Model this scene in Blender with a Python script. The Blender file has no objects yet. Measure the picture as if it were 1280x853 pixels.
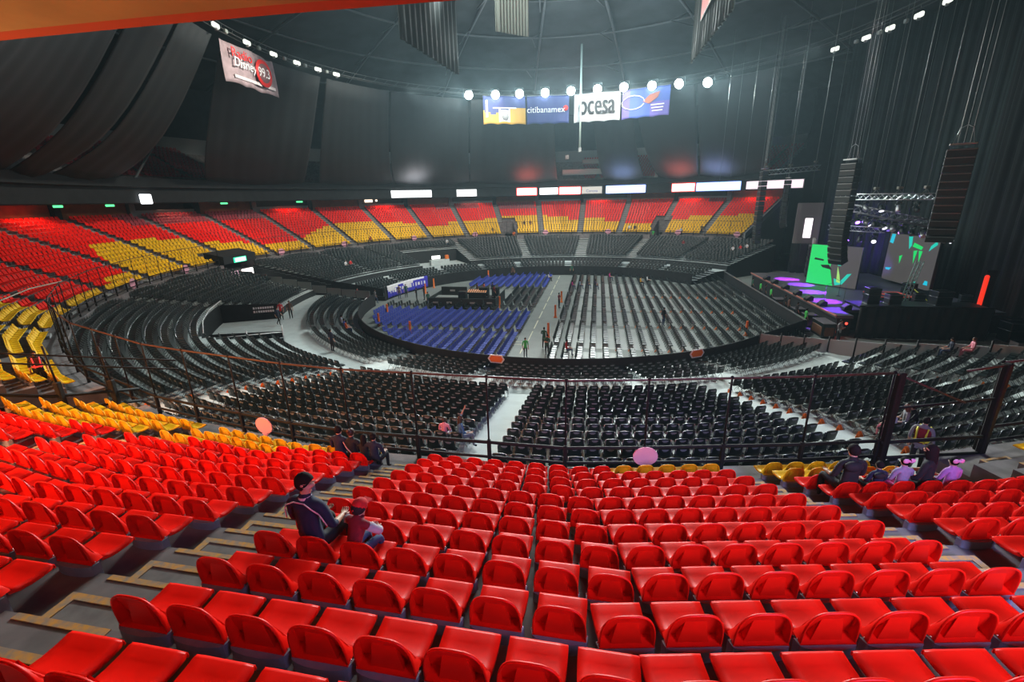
import bpy, bmesh, math, random
import numpy as np
from mathutils import Vector, Matrix
random.seed(7)
R_ = math.radians
scn = bpy.context.scene
COL = scn.collection
# ------------------------------------------------------------------ camera (arena frame: centre of the bowl at the origin, floor z=0)
CAM = Vector((-5.612, -50.431, 11.793)); FPX = 568.94; PIT = R_(17.424); ROL = R_(-1.335)
fw = Vector((0, math.cos(PIT), -math.sin(PIT))); up0 = Vector((0, math.sin(PIT), math.cos(PIT))); rt0 = Vector((1, 0, 0))
rt = math.cos(ROL) * rt0 + math.sin(ROL) * up0
up = math.cos(ROL) * up0 - math.sin(ROL) * rt0
cd = bpy.data.cameras.new('camera'); cam = bpy.data.objects.new('camera', cd); COL.objects.link(cam)
M = Matrix((rt, up, -fw)).transposed().to_4x4(); M.translation = CAM
cam.matrix_world = M
cd.sensor_fit = 'HORIZONTAL'; cd.sensor_width = 36; cd.lens = 36 * FPX / 1280; cd.clip_end = 400; cd.clip_start = .05
scn.camera = cam
def proj(x, y, z):
    d = Vector((x, y, z)) - CAM; k = d.dot(fw)
    if k < .2: return (-9999, -9999, k)
    return (640 + FPX * d.dot(rt) / k, 426.5 - FPX * d.dot(up) / k, k)
# ------------------------------------------------------------------ materials
MATS = {}
def mat(name, col, rough=.6, emis=0, ecol=None, metal=0, noise=0, nscale=4, spec=.5, ncol=None, bump=0):
    if name in MATS: return MATS[name]
    m = bpy.data.materials.new(name); m.use_nodes = True
    nt = m.node_tree; b = nt.nodes['Principled BSDF']
    b.inputs['Base Color'].default_value = (*col, 1); b.inputs['Roughness'].default_value = rough
    b.inputs['Metallic'].default_value = metal; b.inputs['Specular IOR Level'].default_value = spec
    if emis:
        b.inputs['Emission Color'].default_value = (*(ecol or col), 1); b.inputs['Emission Strength'].default_value = emis
    if noise or bump:
        tc = nt.nodes.new('ShaderNodeTexCoord'); n = nt.nodes.new('ShaderNodeTexNoise'); n.inputs['Scale'].default_value = nscale
        n.inputs['Detail'].default_value = 6
        nt.links.new(tc.outputs['Object'], n.inputs['Vector'])
        if noise:
            r = nt.nodes.new('ShaderNodeValToRGB')
            c2 = ncol or tuple(max(0, c * (1 - noise)) for c in col)
            r.color_ramp.elements[0].color = (*c2, 1); r.color_ramp.elements[0].position = .35
            r.color_ramp.elements[1].color = (*col, 1); r.color_ramp.elements[1].position = .65
            nt.links.new(n.outputs['Fac'], r.inputs['Fac']); nt.links.new(r.outputs['Color'], b.inputs['Base Color'])
        if bump:
            bp = nt.nodes.new('ShaderNodeBump'); bp.inputs['Strength'].default_value = bump
            nt.links.new(n.outputs['Fac'], bp.inputs['Height']); nt.links.new(bp.outputs['Normal'], b.inputs['Normal'])
    MATS[name] = m; return m
RED = mat('red_plastic', (.93, .009, .0025), .42, spec=.16, noise=.12, nscale=3)
YEL = mat('yellow_plastic', (.88, .50, .006), .45, spec=.2, noise=.1, nscale=3)
MAR = mat('maroon_and_dimmed_red', (.30, .018, .03), .45)  # also the red upper deck seats, their dimness put into the colour
CONC = mat('concrete', (.19, .17, .17), .9, noise=.35, nscale=2.5, bump=.15)
PLIN = mat('grey_painted_concrete', (.25, .25, .29), .85, noise=.2, nscale=6)
STEPC = mat('step_concrete', (.20, .185, .175), .9, noise=.35, nscale=5, bump=.2)
EDGE = mat('worn_yellow_edge', (.62, .31, .05), .8, noise=.55, nscale=14, ncol=(.30, .24, .18))
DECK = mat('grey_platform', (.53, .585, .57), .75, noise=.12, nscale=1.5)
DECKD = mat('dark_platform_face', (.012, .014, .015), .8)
FLOORM = mat('grey_arena_floor', (.27, .295, .27), .7, noise=.15, nscale=.6)
PANELF = mat('pale_floor_sheet', (.48, .50, .47), .6, noise=.12, nscale=.8)
TAPE = mat('cream_tape', (.75, .74, .55), .7)
BLK = mat('black_plastic', (.0045, .0115, .012), .38)
BLKF = mat('black_fabric', (.012, .014, .016), .9, noise=.4, nscale=1.2)
CURT = mat('black_drape', (.0045, .0078, .010), .75, noise=.3, nscale=.8)
CURTG = mat('dark_green_drape', (.011, .021, .021), .8, noise=.3, nscale=.7)
CURTN = mat('charcoal_drape', (.006, .0075, .007), .9, noise=.3, nscale=.7)
GREYP = mat('grey_print_and_highlight', (.21, .23, .235), .5)  # chair back print, also the highlight quad on the small chairs
BLUE = mat('blue_cover', (.035, .06, .36), .8)
FRAME = mat('grey_tube', (.30, .31, .31), .35, metal=.6)
CHROME = mat('chrome', (.8, .8, .8), .2, metal=1)
RAILB = mat('black_rail_paint', (.009, .008, .008), .7, spec=.25)
RAILT = mat('brown_rail_paint', (.07, .032, .026), .45)
STEEL = mat('truss_aluminium', (.42, .45, .46), .35, metal=.8)
ORNG = mat('orange_plastic', (.90, .20, .02), .5)
PINK = mat('pink_board', (.78, .36, .47), .6)
ORW = mat('orange_wall', (.34, .105, .03), .7, noise=.25, nscale=1)
SUITEG = mat('grey_parapet', (.20, .22, .23), .7)
SUITED = mat('dark_room', (.05, .022, .02), .8)
ROOFM = mat('roof_deck', (.045, .05, .05), .9, noise=.4, nscale=.3)
ROOFB = mat('roof_rib', (.085, .09, .09), .7)
SOFF = mat('brown_soffit', (.32, .20, .085), .7, noise=.4, nscale=1.2)
WHITE = mat('white_paint', (.8, .8, .8), .5)
STAGEF = mat('stage_floor', (.075, .085, .10), .45)
WOODB = mat('brown_ply', (.16, .07, .035), .6, noise=.2)
def emi(name, col, s): return mat(name, (.02, .02, .02), .5, emis=s, ecol=col)
LAMP = emi('lamp_white', (.93, 1, 1), 60)
LAMPD = emi('lamp_dim', (.9, .95, .85), 1.2)
SGW = emi('sign_white', (.95, .97, 1), 2.6); SGR = emi('sign_red_edge', (1, .06, .05), 5); SGB = emi('sign_blue_edge', (.2, .35, 1), 2.5)
SGBL = emi('sign_pale_blue', (.75, .87, 1), 2.2); SGP = emi('sign_pink', (.95, .75, .85), 1.1); SGC = emi('sign_cream', (.75, .72, .65), .75)
EXG = emi('exit_green', (.02, .75, .35), 1.6); EXW = emi('exit_white', (.8, 1, .95), 1.8)
LEDG = emi('led_green', (.0, .62, .12), .95); LEDD = emi('led_grey', (.17, .16, .15), .32); LEDC = emi('led_cyan', (0, .62, .48), .8); LEDT = emi('led_turquoise', (.0, .55, .75), .8)
PURP = emi('purple_lens', (.35, .12, 1), 8); REDE = emi('lit_slit_red', (.85, .03, .01), 1.0); REDL = emi('red_pilot', (1, .05, .03), 3)
INKB = mat('ink_blue', (.03, .05, .45), .6); INKW = mat('ink_white', (.85, .85, .87), .6); INKK = mat('ink_black', (.02, .02, .025), .6); INKR = mat('ink_red', (.75, .02, .02), .6)
INKG = mat('ink_gold', (.65, .36, .05), .6); INKN = mat('ink_navy', (.035, .05, .20), .6)
# ------------------------------------------------------------------ mesh helpers
class MB:
    def __init__(s): s.v = []; s.f = []; s.m = []; s.sm = []
    def add(s, vs, fs, mi=0, sm=False):
        o = len(s.v); s.v += [tuple(v) for v in vs]
        for f in fs: s.f.append(tuple(i + o for i in f)); s.m.append(mi); s.sm.append(sm)
    def box(s, c, d, mi=0, rz=0, mt=None):
        hx, hy, hz = d[0] / 2, d[1] / 2, d[2] / 2
        vs = [Vector((x, y, z)) for x in (-hx, hx) for y in (-hy, hy) for z in (-hz, hz)]
        if mt is not None: vs = [mt @ v for v in vs]
        cs, sn = math.cos(rz), math.sin(rz)
        vs = [(c[0] + v.x * cs - v.y * sn, c[1] + v.x * sn + v.y * cs, c[2] + v.z) for v in vs]
        s.add(vs, [(0, 1, 3, 2), (4, 6, 7, 5), (0, 4, 5, 1), (2, 3, 7, 6), (0, 2, 6, 4), (1, 5, 7, 3)], mi); return s
    def bevbox(s, c, d, b=.02, mi=0, rz=0):
        # chamfered box: vertical edges and top/bottom edges cut
        hx, hy, hz = d[0] / 2, d[1] / 2, d[2] / 2; b = min(b, hx * .9, hy * .9, hz * .9)
        cs, sn = math.cos(rz), math.sin(rz); vs = []
        for z, k in ((-hz, 1), (-hz + b, 0), (hz - b, 0), (hz, 1)):
            i = b if k else 0
            for x, y in ((-hx + b, -hy + i), (hx - b, -hy + i), (hx - i, -hy + b), (hx - i, hy - b), (hx - b, hy - i), (-hx + b, hy - i), (-hx + i, hy - b), (-hx + i, -hy + b)):
                vs.append((c[0] + x * cs - y * sn, c[1] + x * sn + y * cs, c[2] + z))
        fs = [tuple(range(7, -1, -1)), tuple(range(24, 32))]
        for l in range(3):
            for i in range(8): fs.append((l * 8 + i, l * 8 + (i + 1) % 8, l * 8 + 8 + (i + 1) % 8, l * 8 + 8 + i))
        s.add(vs, fs, mi); return s
    def tube(s, pts, r, n=6, mi=0, cap=True):
        pts = [Vector(p) for p in pts]; rings = []
        for i, p in enumerate(pts):
            t = (pts[min(i + 1, len(pts) - 1)] - pts[max(i - 1, 0)]).normalized()
            a = Vector((0, 0, 1)) if abs(t.z) < .95 else Vector((1, 0, 0))
            u = t.cross(a).normalized(); w = t.cross(u)
            rr = r[i] if isinstance(r, (list, tuple)) else r
            rings.append([p + (u * math.cos(2 * math.pi * k / n) + w * math.sin(2 * math.pi * k / n)) * rr for k in range(n)])
        vs = [v for g in rings for v in g]; fs = []
        for i in range(len(pts) - 1):
            for k in range(n): fs.append((i * n + k, i * n + (k + 1) % n, (i + 1) * n + (k + 1) % n, (i + 1) * n + k))
        if cap: fs += [tuple(range(n - 1, -1, -1)), tuple(range((len(pts) - 1) * n, len(pts) * n))]
        s.add(vs, fs, mi, n > 4); return s
    def lathe(s, prof, c=(0, 0, 0), n=12, mi=0, mt=None):
        vs = []; L = len(prof)
        for k in range(n):
            a = 2 * math.pi * k / n
            for r, z in prof:
                v = Vector((r * math.cos(a), r * math.sin(a), z))
                if mt is not None: v = mt @ v
                vs.append((v.x + c[0], v.y + c[1], v.z + c[2]))
        fs = [(k * L + i, ((k + 1) % n) * L + i, ((k + 1) % n) * L + i + 1, k * L + i + 1) for k in range(n) for i in range(L - 1)]
        s.add(vs, fs, mi, True); return s
    def prism(s, poly, ex, mi=0, mside=None):
        # poly: 3D points (planar), ex: extrusion vector
        n = len(poly); a = [Vector(p) for p in poly]; b = [p + Vector(ex) for p in a]
        s.add(a + b, [tuple(range(n - 1, -1, -1)), tuple(range(n, 2 * n))], mi)
        s.add(a + b, [(i, (i + 1) % n, n + (i + 1) % n, n + i) for i in range(n)], mi if mside is None else mside); return s
    def grid(s, P, mi=0, sm=True):
        nr = len(P); nc = len(P[0])
        s.add([p for r in P for p in r], [(i * nc + j, i * nc + j + 1, (i + 1) * nc + j + 1, (i + 1) * nc + j) for i in range(nr - 1) for j in range(nc - 1)], mi, sm); return s
    def ell(s, c, r, mi=0, n=10, m=7, mt=None):
        vs = []; fs = []
        for i in range(m + 1):
            t = math.pi * i / m
            for k in range(n):
                a = 2 * math.pi * k / n; v = Vector((r[0] * math.sin(t) * math.cos(a), r[1] * math.sin(t) * math.sin(a), r[2] * math.cos(t)))
                if mt is not None: v = mt @ v
                vs.append((c[0] + v.x, c[1] + v.y, c[2] + v.z))
        for i in range(m):
            for k in range(n): fs.append((i * n + k, (i + 1) * n + k, (i + 1) * n + (k + 1) % n, i * n + (k + 1) % n))
        s.add(vs, fs, mi, True); return s
    def mesh(s, name, mats):
        me = bpy.data.meshes.new(name); me.from_pydata(s.v, [], s.f)
        for m in mats: me.materials.append(m)
        me.polygons.foreach_set('material_index', s.m); me.polygons.foreach_set('use_smooth', s.sm)
        me.update(); return me
    def build(s, name, mats, parent=None, loc=(0, 0, 0), rz=0):
        if not isinstance(mats, (list, tuple)): mats = [mats]
        return link(name, s.mesh(name, mats), parent, loc, rz)
def link(name, data, parent=None, loc=(0, 0, 0), rz=0):
    o = bpy.data.objects.new(name, data); COL.objects.link(o); o.location = loc; o.rotation_euler = (0, 0, rz)
    if parent is not None: o.parent = parent
    return o
LABELS = set()
def tag(o, label, cat, group=None, kind=None):
    o['label'] = label; o['category'] = cat; LABELS.add(label)
    if group: o['group'] = group
    if kind: o['kind'] = kind
    return o
def thing(name, label, cat, loc=(0, 0, 0), rz=0, group=None):
    return tag(link(name, None, None, loc, rz), label, cat, group)
def struct(o, label=None, cat=None):
    o['kind'] = 'structure'
    if label: o['label'] = label
    if cat: o['category'] = cat
    return o
def pol(R, ph, z=0):
    a = R_(ph); return (R * math.sin(a), -R * math.cos(a), z)
AISLES = [(-11.1, .55), (-.35, .44)] + [(a, .5) for a in (9.65, 19.65, -20.9, -30.9, -40.9, -50.8, -60.7, -70.5, -80.3, -89.9, -99.7, -109.5, -119.3, -129.9, -140.3, -150.2, -160.4, -170.6, 179.1, 168.6, 158.2, 148.0, 137.2)]
FACETS = [a for a, h in AISLES] + [127.0, 29.65, 39.65]
def facet(ph):      # every wedge of the tier is straight: the centre angle of the wedge that holds ph
    return min(FACETS, key=lambda a: abs((ph - a + 180) % 360 - 180))
def polT(R, ph, z=0):
    d = (ph - facet(ph) + 180) % 360 - 180
    return pol(R * .9954 / math.cos(R_(d)), ph, z)
EW = Vector((.9826, -.1857, 0)); EU = Vector((.1857, .9826, 0)); RZW = math.atan2(-.1857, .9826)
def fl(w, u, z=0):
    p = EW * w + EU * u; return (p.x, p.y, z)
def ordn(n):
    s = 'th' if 10 <= n % 100 <= 20 else {1: 'st', 2: 'nd', 3: 'rd'}.get(n % 10, 'th'); return f'{n}{s}'
def merge(name, items, mats):
    """items: list of (mesh template, [(x,y,z,rz,scale)]) joined into one mesh object; material slots by index of mats"""
    V = []; LT = []; LS = []; MI = []; SM = []; off = 0
    for me, tr, mi in items:
        nv = len(me.vertices); co = np.empty(nv * 3); me.vertices.foreach_get('co', co); co = co.reshape(-1, 3)
        npol = len(me.polygons); lt = np.empty(npol, int); me.polygons.foreach_get('loop_total', lt)
        vi = np.empty(len(me.loops), int); me.loops.foreach_get('vertex_index', vi)
        ms = np.empty(npol, int); me.polygons.foreach_get('material_index', ms)
        mm = np.array(mi)[ms]; sm = np.empty(npol, bool); me.polygons.foreach_get('use_smooth', sm)
        for x, y, z, rz, s in tr:
            c, sn = math.cos(rz) * s, math.sin(rz) * s
            V.append(np.stack([co[:, 0] * c - co[:, 1] * sn + x, co[:, 0] * sn + co[:, 1] * c + y, co[:, 2] * s + z], 1))
            LT.append(lt); LS.append(vi + off); MI.append(mm); SM.append(sm); off += nv
    V = np.concatenate(V); LT = np.concatenate(LT); LS = np.concatenate(LS); MI = np.concatenate(MI); SM = np.concatenate(SM)
    me = bpy.data.meshes.new(name); me.vertices.add(len(V)); me.vertices.foreach_set('co', V.ravel())
    me.loops.add(len(LS)); me.loops.foreach_set('vertex_index', LS)
    me.polygons.add(len(LT)); st = np.concatenate([[0], np.cumsum(LT)[:-1]])
    me.polygons.foreach_set('loop_start', st); me.polygons.foreach_set('loop_total', LT)
    for m in mats: me.materials.append(m)
    me.polygons.foreach_set('material_index', MI); me.polygons.foreach_set('use_smooth', SM)
    me.update(calc_edges=True); me.validate()
    return link(name, me)
def copy_tree(root, loc, rz, label, group=None):
    r = root.copy(); COL.objects.link(r); r.location = loc; r.rotation_euler = (0, 0, rz); r['label'] = label
    if group: r['group'] = group
    for ch in root.children:
        c = ch.copy(); COL.objects.link(c); c.parent = r
        for g in ch.children:
            d = g.copy(); COL.objects.link(d); d.parent = c
    return r
# ================================================================== THE SETTING
def sweep(mb, prof, ph0, ph1, dph=1.0, mis=None, base=None, capmi=0, pol=pol):
    n = max(1, int(round(abs(ph1 - ph0) / dph)))
    phs = [ph0 + (ph1 - ph0) * i / n for i in range(n + 1)]
    for j in range(len(prof) - 1):
        (Ra, za), (Rb, zb) = prof[j], prof[j + 1]
        vs = [pol(Ra, p, za) for p in phs] + [pol(Rb, p, zb) for p in phs]
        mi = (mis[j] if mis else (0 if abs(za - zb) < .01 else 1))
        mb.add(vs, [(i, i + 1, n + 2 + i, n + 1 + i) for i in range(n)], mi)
    if base is not None:
        for p in (ph0, ph1):
            pts = [pol(R, p, z) for R, z in prof] + [pol(prof[-1][0], p, base), pol(prof[0][0], p, base)]
            mb.add(pts, [tuple(range(len(pts)))], capmi)
# floor
mb = MB(); sweep(mb, [(0.01, 0), (42, 0)], -180, 180, 3)
struct(mb.build('floor', FLOORM), 'grey arena floor under the chair rows', 'floor')
mb = MB()
for u0, u1 in ((-19, -15.9), (-15, -9), (-8, -2.7), (-1.9, 4.3), (5.4, 14)):
    for w in [2.2 + 1.0 * i for i in range(13)]:
        um = max(abs(u0), abs(u1))
        if math.hypot(w + .8, um) > 20.2: continue
        c = fl(w, (u0 + u1) / 2, .004); mb.box(c, (.78, u1 - u0, .006), 0, RZW)
struct(mb.build('floor_sheets', PANELF), 'pale floor sheets between the chair rows', 'floor sheets')
mb = MB()
for i in range(9):
    u0 = -13.5 + i * 3.9; mb.box(fl(-1.75, u0 + 1.5, .006), (.09, 3.0, .01), 0, RZW)
mb.box(fl(-2.6, -13.8, .006), (1.8, .09, .01), 0, RZW); mb.box(fl(-1.9, -15.6, .006), (.09, 2.6, .01), 0, RZW); mb.box(fl(-2.6, -14.6, .006), (1.4, .09, .01), 0, RZW)
struct(mb.build('floor_markings', TAPE), 'cream tape lines along the floor aisle', 'tape')
# lower terraces
FR = [(22.6 + .85 * k, .55 + .16 * k) for k in range(5)]
MR = [(29.4 + .8 * k, 1.97 + .16 * k) for k in range(14)]
def prof_front():
    p = [(21.85, 0)]
    for k, (R, z) in enumerate(FR):
        e = 21.85 if k == 0 else R - .4
        p += [(e, z), (R + .45, z)]
    p[-1] = (26.4, FR[-1][1]); p += [(26.4, 1.3), (28.95, 1.3)]
    return p
def prof_main(k0, k1=13):
    p = []
    for k in range(k0, k1 + 1):
        R, z = MR[k]; p += [(R - .45, z), (R + .35, z)]
    p[-1] = (40.2, MR[k1][1])
    return [(p[0][0], 1.3)] + p
CORR = (-103.0, -96.0); PIT1 = (-74.0, -55.0); PIT2 = (-155.0, -138.0); REND = 119.5; NEND = 36.8
mb = MB()
for a, b in ((-180, CORR[0]), (CORR[1], NEND), (REND, 180)):
    sweep(mb, prof_front(), a, b, 1.0, base=0, capmi=1)
for a, b, k in ((-180, PIT2[0], 0), (PIT2[0], PIT2[1], 9), (PIT2[1], CORR[0], 0), (CORR[1], PIT1[0], 0), (PIT1[0], PIT1[1], 6), (PIT1[1], NEND, 0), (REND, 180, 0)):
    sweep(mb, prof_main(k), a, b, 1.0, base=0, capmi=1)
sweep(mb, [(28.95, 1.3), (MR[6][0] - .45, 1.3)], *PIT1); sweep(mb, [(28.95, 1.3), (MR[9][0] - .45, 1.3)], *PIT2)
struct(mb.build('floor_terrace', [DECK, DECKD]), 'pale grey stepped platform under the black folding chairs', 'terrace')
# upper tier
def ztr(k): return 4.9 if k == 0 else 4.94 + .33 * k
def zseat(k): return 5.23 + .33 * k
def aC(a, k): return -11.1 - .075 * (10 - k) if a == -11.1 else a
def rris(k): return 41.27 + .74 * k       # riser between tread k and k+1
NROW = 17
def prof_tier(k0, k1=NROW):
    p = [(40.15 if k0 == 0 else rris(k0 - 1), 0 if k0 == 0 else 4.9)]
    for k in range(k0, k1 + 1):
        p += [(40.15 if k == 0 else rris(k - 1), ztr(k)), (rris(k) if k < k1 else 54.2, ztr(k))]
    return p
VOM = {(-173.9, -170.9): 8, (-33.4, -28.4): 6, (147.2, 149.9): 8, (-103.6, -96.2): 3, (4.3, 8.0): 3}
TEND = 127.3; TNEAR = 34.0
mb = MB(); cuts = [-180, -173.9, -170.9, -103.6, -96.2, -33.4, -28.4, 4.3, 8.0, TNEAR]
for i in range(len(cuts) - 1):
    k = VOM.get((cuts[i], cuts[i + 1]), 0); sweep(mb, prof_tier(k), cuts[i], cuts[i + 1], .5, base=0, capmi=1, pol=polT)
for a, b, k in ((TEND, 147.2, 0), (147.2, 149.9, 8), (149.9, 180, 0)): sweep(mb, prof_tier(k), a, b, .5, base=0, capmi=1, pol=polT)
for (a, b), k in VOM.items():
    sweep(mb, [(40.15, 4.0), (rris(k) + .1, 4.0)], a, b, 1.0)
struct(mb.build('floor_tier', [CONC, CONC]), 'bare concrete steps under the red and yellow seats', 'seating tier')
# portals with exit signs
def slab(mb, R, ph0, ph1, z0, z1, t=.1, mi=0, dph=1.0):
    sweep(mb, [(R, z0), (R, z1), (R + t, z1), (R + t, z0), (R, z0)], ph0, ph1, dph, mis=[mi] * 4)
    for p in (ph0, ph1): mb.add([pol(R, p, z0), pol(R, p, z1), pol(R + t, p, z1), pol(R + t, p, z0)], [(0, 1, 2, 3)], mi)
n = 0
for (ph, lab) in ((-172.4, 'lit exit sign over the far portal left of centre'), (148.5, 'lit exit sign over the far portal right of centre'), (-99.9, 'large lit exit sign over the left side entrance')):
    big = ph == -99.9; R = 39.7 if big else 46.6; z = 5.0 if big else 6.3; w = 2.1 if big else 1.3; h = .62 if big else .42
    rz = math.pi + R_(ph)
    t = thing('exit_sign', lab, 'exit sign', pol(R, ph, z), rz, 'exit signs over the portals')
    MB().bevbox((0, .06, h / 2), (w, .1, h), .03).build('sign_case', EXG, t)
    MB().bevbox((0, 0.0, h / 2), (w * .84, .04, h * .72), .02).build('sign_face', EXW, t)
    n += 1
mb = MB()
for ph in (-172.4, 148.5):
    slab(mb, 46.9, ph - 1.5, ph + 1.5, 4.0, 7.4, .15, 0, 1)
sweep(mb, [(42.2, 2.2), (42.2, 6.4), (39.8, 5.9), (39.8, 5.0), (42.2, 4.9)], -103.8, -96, 1, base=4.95)
struct(mb.build('wall_portals', BLKF), 'dark concrete surrounds of the tier portals', 'portal')
# suites at the back of the tier
BAY = [-180.6, -170.6, -160.4, -150.2, -140.3, -129.9, -119.3, -109.5, -99.7, -89.9, -80.3, -70.5]
BAYR = [179.4, 169.0, 158.4, 148.2, 137.6, 127.3]
n = 0
def bay(a, b, kind):
    global n
    mb = MB()
    if kind == 'o':
        slab(mb, 53.9, a + .35, b - .35, 10.5, 12.4, .2, 0)
        struct(mb.build('wall_suite', ORW), 'orange painted wall panel behind the top seat row', 'wall')
    else:
        slab(mb, 53.5, a + .35, b - .35, 10.4, 11.35, .2, 0); slab(mb, 56, a, b, 10.4, 12.6, .2, 1)
        sweep(mb, [(53.5, 10.45), (56, 10.45)], a, b, 1, mis=[1])
        struct(mb.build('wall_suite', [SUITEG, SUITED]), 'open suite with grey parapet and dark interior', 'suite')
    mb = MB(); slab(mb, 53.3, a - .4, a + .4, 10.4, 12.5, .5, 0, .8)
    struct(mb.build('pillar', BLKF if n % 2 else SUITEG), 'pillar between the suites', 'pillar'); n += 1
for i in range(len(BAY) - 1): bay(BAY[i], BAY[i + 1], 'osososososo'[i] if i < 9 else 'o')
bay(-70.5, -60, 's'); bay(-60, -50, 'o')
for i in range(5): bay(BAYR[i + 1], BAYR[i], 'ssoso'[i])
# fascia, ledge and upper deck
mb = MB(); 
for a, b in ((-180, -62), (128, 180)):
    sweep(mb, [(54.5, 12.45), (49.05, 12.15), (48.9, 12.25), (48.9, 13.9), (48.3, 14.0), (48.3, 15.0), (49.1, 15.05)], a, b, 1, mis=[1, 0, 0, 0, 0, 0])
    p = [(49.1, 14.2)]
    for k in range(13): p += [(49.1 + .85 * k, 14.2 + .42 * k), (49.95 + .85 * k, 14.2 + .42 * k)]
    sweep(mb, p, a, b, 2, mis=[2] * (len(p) - 1)); slab(mb, 60.5, a, b, 19.2, 21.6, .3, 3, 2); slab(mb, 61.5, a, b, 21.5, 29, .3, 0, 2)
struct(mb.build('trim_upper_deck', [BLKF, BLKF, CONC, SUITEG]), 'black upper deck front above the suites', 'upper deck')
mb = MB()
sweep(mb, [(54.5, 13.25), (48.03, 12.815), (47.95, 12.80), (47.95, 13.02), (48.2, 13.02), (48.2, 14.4)], -62, -3.2, 1, mis=[0, 1, 1, 1, 0])
sweep(mb, [(48.2, 14.4), (60, 20)], -62, -3.2, 2, mis=[0])
struct(mb.build('ceiling_soffit', [SOFF, mat('soffit_lip', (.30, .045, .02), .6)]), 'rusty brown soffit of the deck overhead', 'soffit')
for (ph, R, lab) in ((-11.5, 48.6, 'small warm downlight in the brown soffit, nearest the frame edge'), (-10.2, 48.35, 'small warm downlight in the brown soffit, beside the lip'), (-9.9, 49.0, 'small warm downlight in the brown soffit, set further back')):
    t = MB().lathe([(.0, .0), (.05, 0), (.055, .05), (0, .05)], n=10).build('downlight', emi('warm_lamp', (1, .6, .25), 3), None, pol(R, ph, 12.79 + (R - 48.15) * .07)); tag(t, lab, 'downlight')
# roof
mb = MB(); P = []
def zroof(r): return 39.5 - 10.5 * (r / 63) ** 2
for i in range(9):
    r = 63 * i / 8 + .01; P.append([pol(r, p, zroof(r)) for p in range(-180, 181, 5)])
mb.grid(P, 0, False); 
struct(mb.build('ceiling', ROOFM), 'dark dome roof of the arena', 'ceiling')
for i in range(18):
    ph = -180 + 20 * i; mb = MB()
    mb.tube([pol(r, ph, zroof(r) - .5) for r in (3, 12, 22, 32, 42, 52, 61)], .22, 6)
    for r in (12, 22, 32, 42, 52):
        mb.tube([pol(r, ph, zroof(r) - .5), pol(r - 3, ph + 3, zroof(r) - 1.9), pol(r + 4, ph + 1, zroof(r + 4) - .5)], .09, 5)
    struct(mb.build('ceiling_beam', ROOFB), 'curved roof rib crossing the dark dome', 'roof beam')
for r in (13, 23, 33, 43, 53):
    mb = MB(); mb.tube([pol(r, p, zroof(r) - .6) for p in range(-180, 181, 6)], .14, 5)
    struct(mb.build('ceiling_beam', ROOFB), 'circular roof purlin ring under the dome', 'roof ring')
# outer back wall that closes the bowl
mb = MB(); slab(mb, 63.2, -180, 180, 0, 31, .3, 0, 4)
struct(mb.build('wall_outer', BLKF), 'outer wall of the arena', 'wall')
# side wall of the tier at the far right end and right near end
mb = MB(); slab(mb, 54.2, TEND, 128, 10, 12.3, .3, 0)
p0 = [pol(40.2, TEND - .15, 4.7), pol(54.2, TEND - .15, 10.9), pol(54.2, TEND - .15, 11.9), pol(40.2, TEND - .15, 5.6)]
mb.prism(p0, Vector(pol(1, TEND - 90)) * .25, 1)
mb.prism([pol(40.2, TEND - .4, 0), pol(54.2, TEND - .4, 0), pol(54.2, TEND - .4, 10.9), pol(40.2, TEND - .4, 4.7)], Vector(pol(1, TEND - 90)) * -.2, 0)
struct(mb.build('wall_tier_end', [mat('slate_wall', (.075, .095, .10), .8), SUITEG]), 'slate grey end wall of the far seating tier', 'wall')
# stairs through the tier: half steps with worn yellow edges
VCUT = lambda ph, k: any(a - .6 < (ph if ph <= 180 else ph - 360) < b + .6 and k < kk for (a, b), kk in VOM.items())
for ai, (a, hw) in enumerate(AISLES):
    near = -45 < a < 15; mb = MB(); rz = math.pi + R_(a)
    a0 = a
    for k in range(NROW):
        a = aC(a0, k)
        if VCUT(a, k + 1): continue
        r1 = rris(k); d = .37; zc = ztr(k)
        c = polT(r1 - d / 2, a, zc + .08); w = 2 * hw - .16
        mb.box(c, (w, d, .165), 0, rz)
        if near:
            mb.box(polT(r1 - d + .03, a, zc + .166), (w, .07, .012), 1, rz)
            for s in (-1, 1):
                q = Vector(polT(r1 - d / 2 - .02, a, zc + .1665)) + Vector((math.cos(rz), math.sin(rz), 0)) * s * (w / 2 - .05); mb.box(q, (.09, d - .06, .012), 1, rz)
            mb.box(polT(r1 + .03, a, zc + .332), (w, .06, .012), 1, rz)
        else:
            mb.box(polT(r1 + .12, a, zc + .335), (w, .25, .02), 0, rz)
    o = mb.build('stairs', [STEPC if near else mat('far_step', (.27, .28, .27), .9), EDGE])
    struct(o, 'concrete stair of half steps with worn yellow edges' if near else 'grey concrete stair between seat blocks', 'stairs')
LSTEP = mat('pale_step', (.50, .52, .50), .85, noise=.15, nscale=6)
for a, w in ((-174.8, 1.35), (167.3, 1.6), (150.6, 1.5), (-156.5, .9)):
    mb = MB()
    for k in range(14):
        R, z = MR[k]; mb.box(pol(R + .15, a, z + .012), (w, .38, .02), 0, math.pi + R_(a)); mb.box(pol(R - .25, a, z - .06), (w, .4, .16), 0, math.pi + R_(a))
    struct(mb.build('stairs', LSTEP), 'pale stair up the far black chair terrace', 'stairs')
# floor barrier
mb = MB()
for a, b in ((CORR[1], NEND), (-180, CORR[0]), (REND, 180)): slab(mb, 21.72, a, b, 0, 1.43, .07, 0)
struct(mb.build('wall_barrier', BLKF), 'black draped barrier ringing the arena floor', 'barrier')
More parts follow.
